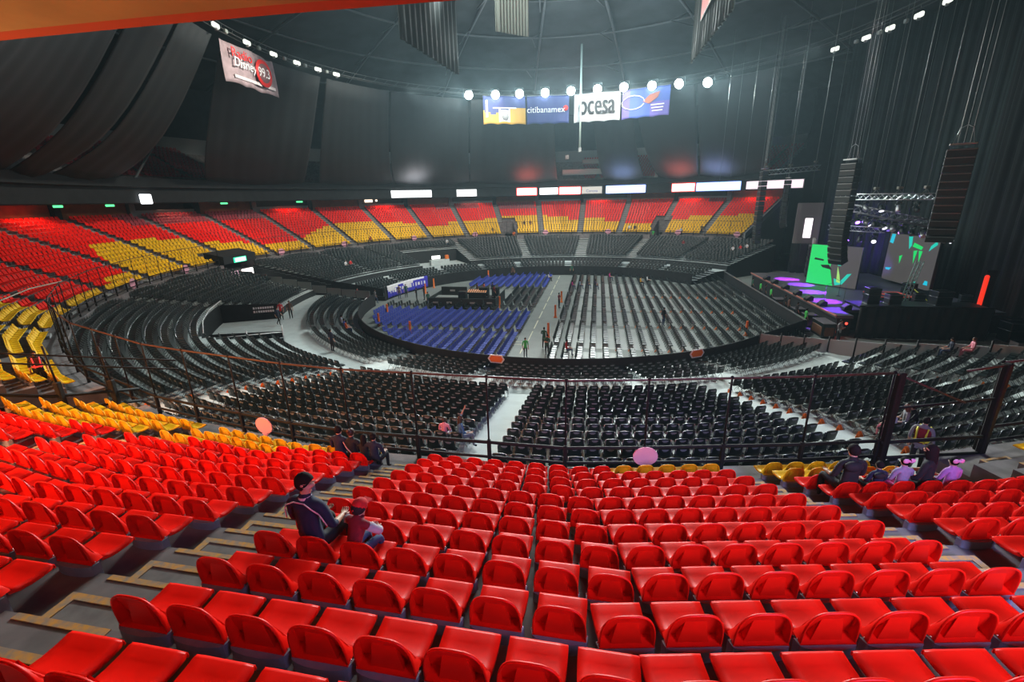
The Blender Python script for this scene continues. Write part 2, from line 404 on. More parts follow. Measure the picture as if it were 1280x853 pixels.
# ================================================================== SEATS OF THE TIER
def spw(c, e): return math.copysign(abs(c) ** e, c)
def solid(me, t):
    bm = bmesh.new(); bm.from_mesh(me); bmesh.ops.recalc_face_normals(bm, faces=bm.faces)
    bmesh.ops.solidify(bm, geom=bm.faces[:], thickness=t); bm.to_mesh(me); bm.free(); me.update(); return me
def seat_meshes(col, tagc):
    # pan: front lip high, shallow dip, sides turned down
    rows = [(-.07, .178, .208), (-.14, .152, .211), (-.22, .142, .214), (-.31, .143, .216), (-.38, .152, .216), (-.405, .146, .215), (-.41, .105, .213)]
    P = []
    for y, z, w in rows:
        r = [(-w - .003, y, z - .045 if y > -.39 else z), (-w, y, z - .006)]
        for i in range(1, 6):
            x = -w + 2 * w * i / 6; r.append((x, y, z - .012 * (1 - (x / w) ** 2) * (1 if y > -.36 else .2)))
        r += [(w, y, z - .006), (w + .003, y, z - .045 if y > -.39 else z)]; P.append(r)
    m = MB(); m.grid(P); pan = solid(m.mesh('seat_pan', [col]), .012)
    # back: arched rim, sloping front face, hollow behind with a raised centre panel and a bottom shelf
    N = 18; T = [math.pi * i / N for i in range(N + 1)]
    out = lambda k, sx=1: [(spw(math.cos(t), .60) * .222 * k * sx, .165 + .345 * k * spw(math.sin(t), .66)) for t in T]
    o1 = out(1); o2 = out(.945); m = MB()
    A = [(x, .03 + .10 * (z - .165), z) for x, z in o1]; A0 = [(x * .99, .010 + .10 * (z - .165), z - .003) for x, z in o1]; B = [(x, .028 + .10 * (z - .165), z) for x, z in o2]; yb = lambda z: -.082 + .125 * (z - .165) / .345; Cc = [(x * .985, yb(z) + .012, z * .985) for x, z in o2]
    pl = [(math.cos(t) * .205, -.085 - .02 * math.sin(t), .168) for t in T]
    mid = [((a[0] * .5 + b[0] * .5), yb(a[2] * .3 + b[2] * .7) - .004, a[2] * .3 + b[2] * .7) for a, b in zip(A0, pl)]
    m.grid([pl, mid, A0, A, B, Cc])
    # hollow floor and back skin
    D = [(x * .8, yb(.165 + (z - .165) * .82) + .014, .165 + (z - .165) * .82) for x, z in o2]; ctr = [(x * .3, yb(.165 + (z - .165) * .5) + .016, .165 + (z - .165) * .5) for x, z in o2]
    m.grid([Cc, D, ctr]); 
    m.add([(-.222, .035, .165), (.222, .035, .165), (.2, -.075, .19), (-.2, -.075, .19), (-.222, .035, .147), (.222, .035, .147)], [(0, 1, 2, 3), (4, 5, 1, 0)])
    m.prism([(-.125, .005, .165), (.125, .005, .165), (.075, .022, .455), (-.075, .022, .455)], (0, -.012, 0.0)); m.prism([(-.125, .0, .165), (-.125, -.07, .165), (-.075, .005, .455), (-.075, .018, .455)], (.006, 0, 0)); m.prism([(.119, .0, .165), (.119, -.07, .165), (.069, .005, .455), (.069, .018, .455)], (.006, 0, 0))
    for s in (-1, 1): m.ell((s * .226, -.0, .18), (.008, .008, .008), 1, 6, 4)
    bk = m.mesh('backrest', [col, CHROME])
    m = MB(); n = 12
    arc = [(-.235, -.03)] + [(.225 * -math.cos(math.pi * i / n), .03 + .055 * math.sin(math.pi * i / n)) for i in range(n + 1)] + [(.235, -.03)]
    m.prism([(x, y, -.01) for x, y in arc], (0, 0, .165)); m.prism([(-.19, -.06, -.3), (.19, -.06, -.3), (.19, -.06, .17), (-.19, -.06, .17)], (0, .06, 0))
    pl_ = m.mesh('mounting_plinth', [PLIN])
    return pan, bk, pl_
def low_seat(col):
    m = MB()
    m.add([(-.212, -.41, .15), (.212, -.41, .15), (.21, -.11, .17), (-.21, -.11, .17), (.17, .02, .50), (-.17, .02, .50), (.215, .03, .2), (-.215, .03, .2), (.212, -.40, .09), (-.212, -.40, .09)],
          [(0, 1, 2, 3), (3, 2, 4, 5), (5, 4, 6, 7), (1, 0, 9, 8), (3, 5, 7), (2, 6, 4), (7, 6, 8, 9)])
    return m.mesh('low_seat', [col])
def ykm(ph, k):   # is the seat yellow in the pattern of the house
    p = ph if ph <= 180 else ph - 360
    if p > -1.0: return k < (2 if p < 40 else (8 + (1 if p < 133 else 0)) if p < 137.2 else (6 if p > 143 else 8) if p < 148 else 4 if p < 158.2 else (5 if p < 163 else 7) if p < 168.6 else (6 if p < 172 else 8 if p < 177 else 9))
    if p > -4.5: return k < 1
    if p > -13: return False
    if p > -16: return k < 1
    if p > -19: return k < 2
    if p > -23: return k < 3
    if p > -30: return k < 4
    if p > -58: return k < 4
    if p > -68: return k < 1
    if p > -80: return k < 1 + (p < -74)
    if p > -84: return k < 3 + (-80 - p) * 1.2
    if p > -99.7: return k < 9 - (p < -95) * 1
    if p > -109.5: return k < 6 - (-99.7 - p) * .25
    if p > -119.3: return k < 3
    if p > -129.9: return k < 3 + (-119.3 - p) * .5
    if p > -140.3: return k < 9
    if p > -150.2: return k < 8 - (p < -146)
    if p > -160.4: return k < 5 + (p < -157) * 2
    if p > -170.6: return k < 7 + (p < -167) * 1
    return k < 9
def maroon(ph, k):
    p = ph if ph <= 180 else ph - 360
    return (-119.3 < p < -96 and k > 12) or (-166.5 < p < -156.5 and k > 13) or (-180 < p < -171 and k > 12) or (141 > p > 137.2 and k > 14)
al = sorted([(a, h) for a, h in AISLES]) ; al = [(a, h) for a, h in al]
bays = []
neg = [x for x in al if x[0] < 30]; far = sorted([x for x in al if x[0] > 100])
for i in range(len(neg) - 1): bays.append((neg[i], neg[i + 1]))
bays.append((neg[-1], (29.5, .5)))
for i in range(len(far) - 1): bays.append((far[i], far[i + 1]))
bays.append(((far[-1][0] - 360, .5), neg[0])); bays.append(((TEND + .4, .2), far[0]))
SE = {'r': [], 'y': [], 'm': []}
for (a, ha), (b, hb) in bays:
    for k in range(NROW):
        R = rris(k); p0 = aC(a, k) + math.degrees((ha + .05) / R); p1 = aC(b, k) - math.degrees((hb + .05) / R)
        arc = R_(p1 - p0) * R; n = int(arc / .5)
        for i in range(n):
            ph = p0 + (p1 - p0) * (i + .5) / n
            if VCUT(ph, k): continue
            x, y, z = polT(R, ph, zseat(k)); q = proj(x, y, z)
            t = 'm' if maroon(ph, k) else ('y' if ykm(ph, k) else 'r')
            vis = -110 < q[0] < 1390 and 0 < q[1] < 1010 and q[2] > .5
            SE[t].append((q[2] if vis else 1e9, (x, y, z, math.pi + R_(facet(ph)), 1.0), k, i, n, a, b, ph))
def seat_label(c, s):
    d, tr, k, i, n, a, b, ph = s; row = f'{ordn(k + 1)} row above guardrail'
    if abs(a + 11.1) < .1: return f'{c} seat, {row}, {ordn(i + 1)} right of the stairs beside the navy-jacketed man'
    if a > -5: j = 'right-hand stairs' if a < 5 else ('2nd right-hand stairs' if a < 15 else '3rd right-hand stairs'); return f'{c} seat, {row}, {ordn(i + 1)} to the right of the {j}'
    j = int(round((-11.1 - b) / 10)) + 1
    if j == 1: return f'{c} seat, {row}, {ordn(n - i)} left of the stairs beside the navy-jacketed man'
    if b > 100: j = 35 - int(round((b + 11.1) / 10))
    return f'{c} seat, {row}, {ordn(n - i)} left of {ordn(j)} stairs counting leftward from navy-jacketed man'
pr_, br_, plr = seat_meshes(RED, 'r'); py_, by_, ply = seat_meshes(YEL, 'y')
def proto_seat(nm, pan, bk, pl_):
    r = link(nm, None); link('seat_pan', pan, r); link('backrest', bk, r); link('mounting_plinth', pl_, r); return r
def whole(pan, bk, pl_, col, nm):
    m = bmesh.new(); mats = [col, CHROME, PLIN]
    for me, off in ((pan, 0), (bk, 0), (pl_, 2)):
        n0 = len(m.faces); m.from_mesh(me); m.faces.ensure_lookup_table()
        for f in m.faces[n0:]: f.material_index += off
    me = bpy.data.meshes.new(nm)
    for x in mats: me.materials.append(x)
    m.to_mesh(me); m.free(); return me
wr = whole(pr_, br_, plr, RED, 'whole_red'); wy = whole(py_, by_, ply, YEL, 'whole_yellow')
lr, ly, lm = low_seat(RED), low_seat(YEL), low_seat(MAR)
BACKS = {}
def place_seats(key, cname, pan, bk, pl_, wm, nparts):
    S = sorted(SE[key], key=lambda s: s[0]); first = None
    for idx, s in enumerate(S[:300]):
        lab = seat_label(cname, s); grp = f'{cname} plastic seats near the guardrail stairs'
        tr = s[1]
        if idx < nparts:
            if first is None:
                first = proto_seat(cname + '_stadium_seat', pan, bk, pl_); tag(first, lab, 'seat', grp); first.location = tr[:3]; first.rotation_euler = (0, 0, tr[3])
            else: copy_tree(first, tr[:3], tr[3], lab)
            if first['label'] != lab: LABELS.add(lab)
        else:
            tag(link(cname + '_stadium_seat', wm, None, tr[:3], tr[3]), lab, 'seat', grp)
    return S[300:]
rest_r = place_seats('r', 'red', pr_, br_, plr, wr, 300)
rest_y = place_seats('y', 'yellow', py_, by_, ply, wy, 110)
nr = [s[1] for s in rest_r if s[0] < 26]; fr = [s[1] for s in rest_r if s[0] >= 26]
ud = []   # a few seats of the upper deck seen between the drapes, their dimness put in as maroon
for a, b in ((-113, -92), (150, 169), (128, 140)):
    for k in range(2, 13):
        R = 49.6 + .85 * k
        for i in range(int(R_(b - a) * R / .55)):
            ph = a + math.degrees(.55 * (i + .5) / R)
            if int((ph + 360) * 10) % 70 < 8: continue
            ud.append((*pol(R, ph, 14.2 + .42 * k + .3), math.pi + R_(ph), 1.05))
o = merge('red_stadium_seat', [(wr, nr, [0, 2, 3]), (lr, fr, [0]), (lm, [s[1] for s in SE['m']] + ud, [1])], [RED, MAR, CHROME, PLIN])
tag(o, 'rows of small red and maroon seats on the far side of the bowl', 'seat', None, 'stuff')
o = merge('yellow_stadium_seat', [(wy, [s[1] for s in rest_y if s[0] < 26], [0, 1, 2]), (ly, [s[1] for s in rest_y if s[0] >= 26], [0])], [YEL, CHROME, PLIN])
tag(o, 'rows of small yellow seats on the far side of the bowl', 'seat', None, 'stuff')
# ================================================================== FOLDING CHAIRS
def chair_meshes(bm_, pm):
    m = MB(); P = []; Q = []
    for j in range(6):
        v = j / 5; z = .47 + .37 * v; w = .225 if v < .75 else .225 - .045 * ((v - .75) / .25) ** 2
        rw = []
        for i in range(7):
            x = -w + 2 * w * i / 6; rw.append((x, .17 + .06 * v + .035 * (1 - (x / .225) ** 2), z - (.03 * (x / w) ** 2 if v > .95 else 0)))
        P.append(rw)
    m.grid(P); back = solid(m.mesh('backrest', [bm_, pm]), .022)
    mb = MB(); mb.grid(P); b2 = solid(mb.mesh('b', [bm_, pm]), .022)
    p = MB()
    yy = lambda z: .17 + .06 * (z - .47) / .37 + .066
    p.add([(-.085, yy(.745), .745), (.085, yy(.745), .745), (.105, yy(.79) - .001, .79), (-.105, yy(.79) - .001, .79)], [(0, 1, 2, 3)])
    p.add([(-.05, yy(.715), .715), (.05, yy(.715), .715), (.06, yy(.735), .735), (-.06, yy(.735), .735)], [(0, 1, 2, 3)])
    pr2 = p.mesh('back_print', [pm])
    m = MB(); m.bevbox((0, -.03, .445), (.42, .40, .05), .02); seat = m.mesh('seat', [bm_])
    m = MB()
    for s in (-1, 1):
        m.tube([(s * .20, -.26, .0), (s * .20, -.02, .42), (s * .205, .20, .60), (s * .205, .235, .80)], .012, 5); m.tube([(s * .185, .24, 0), (s * .185, -.12, .43)], .012, 5)
    m.tube([(-.2, -.2, .11), (.2, -.2, .11)], .009, 4); m.tube([(-.185, .19, .1), (.185, .19, .1)], .009, 4)
    fr_ = m.mesh('frame', [FRAME])
    return back, pr2, seat, fr_
def low_chair(c, f):
    m = MB(); P = []
    for z, w, y in ((.47, .22, .18), (.76, .22, .22), (.84, .17, .24)): P.append([(-w, y - .02, z), (0, y + .015, z), (w, y - .02, z)])
    m.grid(P, 0, False); m.grid([[(x, y - .03, z) for x, y, z in r] for r in P], 0, False)
    m.add([(-.10, .262, .73), (.10, .262, .73), (.12, .268, .79), (-.12, .268, .79), (-.09, .172, .80), (.09, .172, .80), (.08, .182, .83), (-.08, .182, .83)], [(0, 1, 2, 3), (4, 5, 6, 7)], 2)  # print behind; the front quad is a painted highlight
    m.box((0, -.03, .44), (.42, .40, .05), 0)
    for s in (-1, 1):
        for y0, z0, y1, z1 in ((-.25, 0, .2, .6), (.23, 0, -.1, .44)):
            m.add([(s * .2, y0 - .012, z0), (s * .2, y0 + .012, z0), (s * .2, y1 + .012, z1), (s * .2, y1 - .012, z1), (s * .18, y0, z0), (s * .18, y1, z1)], [(0, 1, 2, 3), (0, 4, 5, 3)], 1)
    return m.mesh('low_chair', [c, f, GREYP])
bb, bp, bs, bf = chair_meshes(BLK, GREYP); FRD = mat('dark_tube', (.12, .125, .125), .4, metal=.4); lb = low_chair(BLK, FRD); lbl = low_chair(BLUE, FRD)
LA = [(-10.2, .62), (9.0, .95), (26.0, .5), (-30.8, .85), (-71.5, .7), (-119.5, .4), (-131, .4), (-156.5, .5), (-174.8, .75), (167.3, .9), (150.6, .8), (134.5, .4)]   # aisles of the lower terrace
FA = [(-17.2, .5), (3.7, .35), (16.8, .6), (-34.0, .9), (-62, .4), (-119, .5), (-140, .5), (-156, .5), (-170, .5), (171, .5), (150, .6), (135, .4)]
BC = []
def segs(R, aisles, blocks):
    cut = sorted([(a if a > REND or a < NEND + 1 else a, h) for a, h in aisles])
    for p0, p1 in blocks:
        c = p0; src = None
        for a, h in cut:
            if p0 < a < p1:
                d = math.degrees(h / R)
                if a - d > c: yield c, a - d, src, a
                c = a + d; src = a
        if p1 > c: yield c, p1, src, None
for k, (R, z) in enumerate(MR):
    blocks = [(-180, CORR[0] - .5), (CORR[1] + 4, PIT1[0] - .3), (PIT1[1] + 3.2, NEND - 1), (REND + .6, 180)]
    if k >= 6: blocks = [(-180, CORR[0] - .5), (CORR[1] + .6, NEND - 1), (REND + .6, 180)]
    if k < 10: blocks = [(-180, PIT2[0] - .4), (PIT2[1] + .4, CORR[0] - .5)] + blocks[1:]
    for p0, p1, s, e in segs(R, LA, blocks):
        n = int(R_(p1 - p0) * R / .53)
        for i in range(n):
            ph = p0 + (p1 - p0) * (i + .5) / n; x, y, zz = pol(R, ph, z); q = proj(x, y, zz + .6)
            vis = -10 < q[0] < 1290 and 0 < q[1] < 700 and q[2] > 1
            BC.append((q[2] if vis else 1e9, (x, y, zz, math.pi + R_(ph), 1.0), ('m', k, s, e, i, n)))
for k, (R, z) in enumerate(FR):
    for p0, p1, s, e in segs(R, FA, [(-180, CORR[0] - 2), (CORR[1] + 4, NEND - 1), (REND + .6, 180)]):
        n = int(R_(p1 - p0) * R / .53)
        for i in range(n):
            ph = p0 + (p1 - p0) * (i + .5) / n; x, y, zz = pol(R, ph, z); BC.append((proj(x, y, zz)[2] + 5, (x, y, zz, math.pi + R_(ph), 1.0), ('f', k, s, e, i, n)))
def chair_label(c):
    t, k, s, e, i, n = c; row = f'{ordn(14 - k)} row below guardrail'
    if e == -10.2: return f'black folding chair, {row}, {ordn(n - i)} left of the straight pale aisle'
    if s == -10.2: return f'black folding chair, {row}, {ordn(i + 1)} right of the straight pale aisle'
    if s == 9.0: return f'black folding chair, {row}, {ordn(i + 1)} right of the slanting pale aisle'
    if e == -30.8: return f'black folding chair, {row}, {ordn(n - i)} left of the left-hand pale aisle'
    if s == 26.0: return f'black folding chair, {row}, {ordn(i + 1)} right of the far right aisle'
    return f'black folding chair, {row}, {ordn(i + 1)} in the far left terrace block'
BC.sort(key=lambda s: s[0]); first = None
for d, tr, c in BC[:300]:
    lab = chair_label(c); LABELS.add(lab)
    if first is None:
        first = thing('folding_chair', lab, 'chair', tr[:3], tr[3], 'black folding chairs below the guardrail')
        b = link('backrest', bb, first); link('back_print', bp, b); link('seat', bs, first); link('frame', bf, first)
    else: copy_tree(first, tr[:3], tr[3], lab)
# floor chairs face the stage
RZF = math.atan2(.9826, .1857)
SEG = [(-19.6, -15.9), (-15, -9), (-8, -2.7), (-1.9, 4.3), (5.4, 12.2), (12.9, 19.8)]
FB = []; FBL = []
for i in range(21):
    w = .75 + 1.0 * i
    for si, (u0, u1) in enumerate(SEG):
        n = int((u1 - u0) / .52)
        for j in range(n):
            u = u0 + (j + .5) * (u1 - u0) / n; x, y, z = fl(w, u)
            if math.hypot(x, y) < 20.7 or (w > 12 and -13.2 < u < 13 + (w - 17) * 1.2): FB.append((x, y, 0, RZF, 1.0))
SEGL = [(-19.4, -12.4), (-11.5, -4.6), (-3.9, -1.9), (-1.4, 3.0), (3.4, 8.4), (9.0, 19.6)]
for i in range(17):
    w = -3.0 - 1.0 * i
    for si, (u0, u1) in enumerate(SEGL):
        if si in (3, 4) and w < -6.5: continue
        if w < -13.5 and u1 > 0 and u0 < 11: continue
        n = int((u1 - u0) / .52)
        for j in range(n):
            u = u0 + (j + .5) * (u1 - u0) / n; x, y, z = fl(w, u)
            if math.hypot(x, y) > 20.3: continue
            if si in (2, 3, 4): FB.append((x, y, 0, RZF, 1.0))
            else: FBL.append((proj(x, y, .5)[2], (x, y, 0, RZF, 1.0), i, si, n - j))
rest = [t for d, t, c in BC[300:]]
o = merge('folding_chair', [(lb, rest + FB, [0, 1, 2])], [BLK, FRD, GREYP])
tag(o, 'rows of small black folding chairs across the floor and far terraces', 'chair', None, 'stuff')
FBL.sort(key=lambda s: s[0])
zone = {0: 'block nearest the camera', 1: 'block before the mixing desk', 5: 'block behind the mixing desk'}
for d, tr, i, si, j in FBL[:300]:
    tag(link('covered_chair', lbl, None, tr[:3], tr[3]), f'blue chair, {ordn(i + 1)} row left of the floor aisle, {ordn(j)} back, {zone[si]}', 'chair', 'blue covered chairs on the arena floor')
o = merge('covered_chair', [(lbl, [t[1] for t in FBL[300:]], [0, 1, 2])], [BLUE, FRD, GREYP])
tag(o, 'distant rows of blue covered chairs behind the mixing desk', 'chair', None, 'stuff')
# orange end-of-row markers and bollards
mk = MB(); mk.prism([(-.11, 0, 0), (.11, 0, 0), (.05, .02, .26), (-.05, .02, .26)], (0, .03, 0)); mk.prism([(-.11, .2, 0), (.11, .2, 0), (.05, .05, .26), (-.05, .05, .26)], (0, -.03, 0)); mkm = mk.mesh('row_marker', [ORNG])
for (a, side, nm) in ((9.0, 1, 'slanting pale aisle'), (-30.8, -1, 'left-hand pale aisle'), (-71.5, 1, 'far left terrace aisle'), (26.0, 1, 'far right terrace aisle')):
    for k in range(14):
        if a == -71.5 and k < 7: continue
        R, z = MR[k]; h = dict(LA)[a]; ph = a + side * math.degrees((h - .1) / R)
        tag(link('row_marker', mkm, None, pol(R + .1, ph, z), math.pi + R_(ph)), f'orange row marker at the chair end, {ordn(14 - k)} row below guardrail, {nm}', 'marker', 'orange row markers')
for i in range(0, 18):
    for si, u0 in enumerate((-15.45, -8.5, -2.3, 4.85)):
        w = .75 + i; p = fl(w, u0 + .15, 0)
        if math.hypot(p[0], p[1]) > 19.6: continue
        tag(link('row_marker', mkm, None, p, RZF), f'orange marker at floor row {ordn(i + 1)} right of the aisle, {ordn(si + 1)} cross gap', 'marker', 'orange row markers')
bol = MB(); bol.lathe([(0, 0), (.2, 0), (.2, .05), (.11, .08), (.10, 1.25), (.115, 1.3), (0, 1.33)], n=10); bolm = bol.mesh('bollard', [ORNG])
for (x, y), lab in zip([(-18.9, -2.8), (-18.7, -6.9), (-14.9, -10.3), (-16.9, 9.1), (-16.4, 13.0), (-9.0, 19.3), (-6.9, -.2), (-1.1, -5.1), (-2.4, -12.0), (.3, 1.9), (14.6, -12.9)],
    ['behind the black chair rows left of the mixing desk', 'at the left tip of the blue chair block', 'in front of the blue chair rows by the barrier', 'beside the men near the mixing desk', 'near the end of the blue banner', 'at the far edge of the blue chairs', 'at the right corner of the mixing desk', 'middle of the three along the floor aisle', 'nearest of the three along the floor aisle', 'farthest of the three along the floor aisle', 'at the right end of the floor by the barrier']):
    tag(link('bollard', bolm, None, (x, y, 0)), 'orange bollard ' + lab, 'bollard', 'orange bollards on the floor')
# ================================================================== RAILS
def guardrail(name, label, a, b, step, RR=40.25, near=True):
    t = thing(name, label, 'railing', polT(RR, a, 4.9)); off = Vector(polT(RR, a, 4.9))
    phs = [a + (b - a) * i / max(1, round(abs(b - a) / step)) for i in range(round(abs(b - a) / step) + 1)]
    P = lambda ph, z: Vector(polT(RR, ph, 4.9 + z)) - off
    MB().tube([P(p, 2.55) for p in phs], .03, 6).build('top_rail', RAILT, t)
    for z, r in ((.66, .045), (.22, .04)): MB().tube([P(p, z) for p in phs], r, 6).build('guard_bar', RAILB, t)
    base = MB()
    base.bevbox((0, 0, .36), (.10, .10, .75), .015); base.tube([(0, 0, .7), (0, 0, 2.52)], .026, 6); base.ell((0, 0, 2.57), (.045, .045, .045), 0, 6, 5)
    pm = base.mesh('post', [RAILB])
    for p in phs: link('post', pm, t, P(p, 0), math.pi + R_(p))
    return t
guardrail('guardrail', 'black guardrail with tall slim posts in front of the near red seats', -41, 5.5, 2.9)
guardrail('guardrail', 'black guardrail along the left yellow seats', -95.5, -41.6, 2.9)
guardrail('guardrail', 'black guardrail of slim posts below the far yellow seats', -180, -104, 2.9)
guardrail('guardrail', 'black guardrail of slim posts under the far right yellow seats', TEND + .3, 179.5, 2.9)
guardrail('guardrail', 'short black guardrail right of the portal gap', 10.2, 33, 2.9)
t = thing('portal_railing', 'dark slanting rails around the portal gap beside the seated family', 'railing', pol(40.25, 5.5, 4.9)); off = Vector(pol(40.25, 5.5, 4.9))
L = lambda ph, z, R=40.25: Vector(pol(R, ph, 4.9 + z)) - off
MB().tube([L(5.5, 2.55), L(8.6, 1.6)], .03).build('sloping_rail', RAILT, t)
MB().tube([L(5.6, 1.62), L(10.2, 1.62)], .03).build('cross_rail', RAILB, t)
MB().tube([L(8.3, 2.5), L(10.2, 2.55)], .03).build('top_rail', RAILT, t)
MB().tube([L(5.5, .66), L(10.2, .5)], .05).build('guard_bar', RAILB, t); MB().tube([L(5.5, .2), L(10.2, .0)], .045).build('guard_bar', RAILB, t)
for ph in (5.65, 10.05): MB().bevbox((0, 0, 1.3), (.17, .17, 2.6), .03).build('post', RAILB, t, L(ph, 0), R_(ph))
t = thing('portal_railing', 'heavy black rails crossing in front of the far left yellow seats', 'railing', polT(41, -27.4, 4.9)); off = Vector(polT(41, -27.4, 4.9))
K_ = lambda R, z, ph=-28.0: Vector(polT(R, ph, z)) - off
for z in (.30, .75): MB().tube([K_(40.3, 4.9 + z), K_(42.5, 5.5 + z), K_(46.2, 7.2 + z)], .055).build('guard_bar', RAILB, t)
for z in (2.2, 2.5): MB().tube([K_(40.3, 4.6 + z, -24), K_(43.0, 5.3 + z), K_(46.2, 6.6 + z)], .026).build('slim_rail', RAILB, t)
for R, z in ((41.0, 4.9), (42.3, 5.3), (43.8, 6.0), (45.2, 6.7)): MB().bevbox((0, 0, .6), (.16, .16, 1.5), .02).build('post', RAILB, t, K_(R, z)); MB().tube([K_(R, z + 1.2), K_(R, z + 2.5, -28.3)], .03).build('slim_post', RAILB, t)
MB().tube([K_(40.3, 7.45, -57), K_(41.2, 7.6, -52), K_(42.6, 7.2, -49), K_(42.4, 6.2, -44)], .04).build('curved_handrail', mat('worn_rail', (.35, .27, .2), .5), t)
shm = MB(); oc = [(.17 * math.cos(a) * 1.5, 0, .17 * math.sin(a) * 1.1) for a in [math.pi * (2 * i + 1) / 16 for i in range(16)]]
shm.prism([(x * 1.25, 0, z * 1.45 + .0) for x, y, z in oc], (0, -.03, 0)); shm.prism([(-.12, .0, -.27), (.12, .0, -.27), (0, .0, -.42)], (0, -.03, 0))
shs = shm.mesh('section_sign', [PINK]); n = 0
SGL = {-3.2: 'hanging on the rail above the middle seat block', -19.2: 'hanging on the rail over the left orange seats', -75.1: 'on the left rail where red meets yellow', -87.6: 'on the left rail below yellow seats', -110.8: 'on the rail right of the left exit sign', -127.0: 'on the far rail, second after the left exit sign', -145.6: 'on the far rail, fourth from the left exit sign', -162.4: 'on the far rail left of the left portal', 178.0: 'on the far rail right of the left portal', 161.0: 'on the far rail left of the right portal', 143.0: 'on the far rail right of the right portal', 128.7: 'at the right end of the far rail'}
for ph, l in SGL.items():
    s = 1.0 if abs(ph) < 30 else 1.7; o = link('section_sign', shs, None, polT(40.36, ph, 4.9 + .46), math.pi + R_(ph)); o.scale = (s, 1, s)
    tag(o, 'rounded pink section sign ' + l, 'sign', 'pink section signs on the rails')
hx = MB(); hx.prism([(x, 0, z) for x, z in ((-.62, 0), (-.42, .3), (.42, .3), (.62, 0), (.42, -.3), (-.42, -.3))], (0, -.04, 0), 0); hx.prism([(x, .012, z) for x, z in ((-.5, 0), (-.36, .22), (.36, .22), (.5, 0), (.36, -.22), (-.36, -.22))], (0, -.02, 0), 1)
hxm = hx.mesh('barrier_sign', [WHITE, ORNG])
for ph, l in ((-18, 'left of the floor aisle'), (19.4, 'near the right end of the floor'), (-88.8, 'at the far left of the floor')):
    o = link('barrier_sign', hxm, None, pol(21.82, ph, 1.2), math.pi + R_(ph)); tag(o, 'orange and white hexagon sign on the floor barrier, ' + l, 'sign', 'hexagon signs')
# pit rails, panels and black walls of the near left entrance
mb = MB(); q = [pol(28.95, -74, 1.3), pol(33.7, -74, 1.3), pol(33.7, -74, 3.0), pol(28.95, -74, 2.75)]
mb.prism(q, Vector(pol(1, 16)) * .08); slab(mb, 33.75, -74, -55, 1.3, 3.0, .06, 0)
struct(mb.build('wall_entrance', BLKF), 'black wall of the left floor entrance', 'wall')
t = thing('entrance_sign', 'white lettered section sign on the black wall of the left entrance', 'sign', pol(30.3, -73.6, 2.1), R_(-74) - math.pi / 2)
for j, wd in enumerate((1.9, 1.9)):
    m = MB()
    for i in range(9): m.box((-.95 + i * .2, 0, .38 - j * .34), (.16 if i != 7 else .08, .02, .2))
    m.build('lettering', INKW, t)
t = thing('entrance_railing', 'white tube railing and dark boards around the left floor entrance', 'railing', pol(29, -54.6, 1.3)); off = Vector(pol(29, -54.6, 1.3))
D = lambda R, ph, z: Vector(pol(R, ph, z)) - off
m = MB(); m.prism([D(28.6, -54.7, 1.3), D(33.3, -54.7, 1.3), D(33.3, -54.7, 3.0), D(28.6, -54.7, 2.4)], Vector(pol(1, 36)) * .05); m.build('board', BLKF, t)
for z in (.55, 1.0): MB().tube([D(28.6, -54.4, 1.35 + z), D(33.3, -54.4, 1.75 + z)], .035).build('rail', WHITE, t)
for R in (28.6, 31, 33.3): MB().tube([D(R, -54.4, 1.3), D(R, -54.4, 2.9)], .04).build('post', WHITE, t)
MB().tube([D(33.6, -54.5, 3.2), D(33.6, -60, 3.4), D(33.6, -67, 3.4), D(33.6, -74, 3.4)], .035).build('back_rail', WHITE, t)
# corridor: grey hoarding panels on the near side, black skirt on the far side
mb = MB()
for a, b in ((21.9, 40),):
    mb.prism([pol(a, CORR[0] - .1, 0), pol(b, CORR[0] - .1, 0), pol(b, CORR[0] - .1, 4.3), pol(29, CORR[0] - .1, 2.4), pol(a, CORR[0] - .1, 1.5)], Vector(pol(1, CORR[0] - 90)) * .08)
struct(mb.build('wall_corridor', BLKF), 'black skirt beside the left floor passage', 'wall')
for i in range(9):
    R0 = 22.2 + 1.75 * i; m = MB(); z = float(np.interp(R0, [22, 26.4, 29, 40], [.9, 1.3, 1.95, 4.0]))
    m.prism([pol(R0, CORR[1] + .5, z), pol(R0 + 1.66, CORR[1] + .5, z + .1), pol(R0 + 1.66, CORR[1] + .5, z + 1.0), pol(R0, CORR[1] + .5, z + .9)], Vector(pol(1, CORR[1] + 90)) * .05)
    tag(m.build('hoarding_panel', mat('panel_grey', (.16, .19, .185), .6)), f'grey hoarding panel, {ordn(i + 1)} from the floor along the left passage', 'panel', 'grey hoarding panels')
mb = MB(); slab(mb, 36.2, PIT2[0], PIT2[1], 1.3, 3.3, .1, 0)
struct(mb.build('wall_recess', BLKF), 'dark back wall of the far recess', 'wall')
# right side hoarding at the stage end of the near terrace
for i in range(12):
    R0 = 22.0 + 1.5 * i; m = MB(); z = float(np.interp(R0, [22, 26.4, 29, 40], [.6, 1.2, 1.6, 4.0]))
    m.prism([pol(R0, NEND, z), pol(R0 + 1.42, NEND, z + .15), pol(R0 + 1.42, NEND, z + 1.15), pol(R0, NEND, z + 1.0)], Vector(pol(1, NEND + 90)) * .05, 0)
    m.tube([pol(R0 - .04, NEND, z - .2), pol(R0 - .04, NEND, z + 1.2)], .05, 6, 1)
    tag(m.build('hoarding_panel', [mat('panel_pale', (.34, .36, .37), .6), RAILB]), f'pale hoarding panel, {ordn(i + 1)} from the floor at the stage end', 'panel', 'pale hoarding panels')
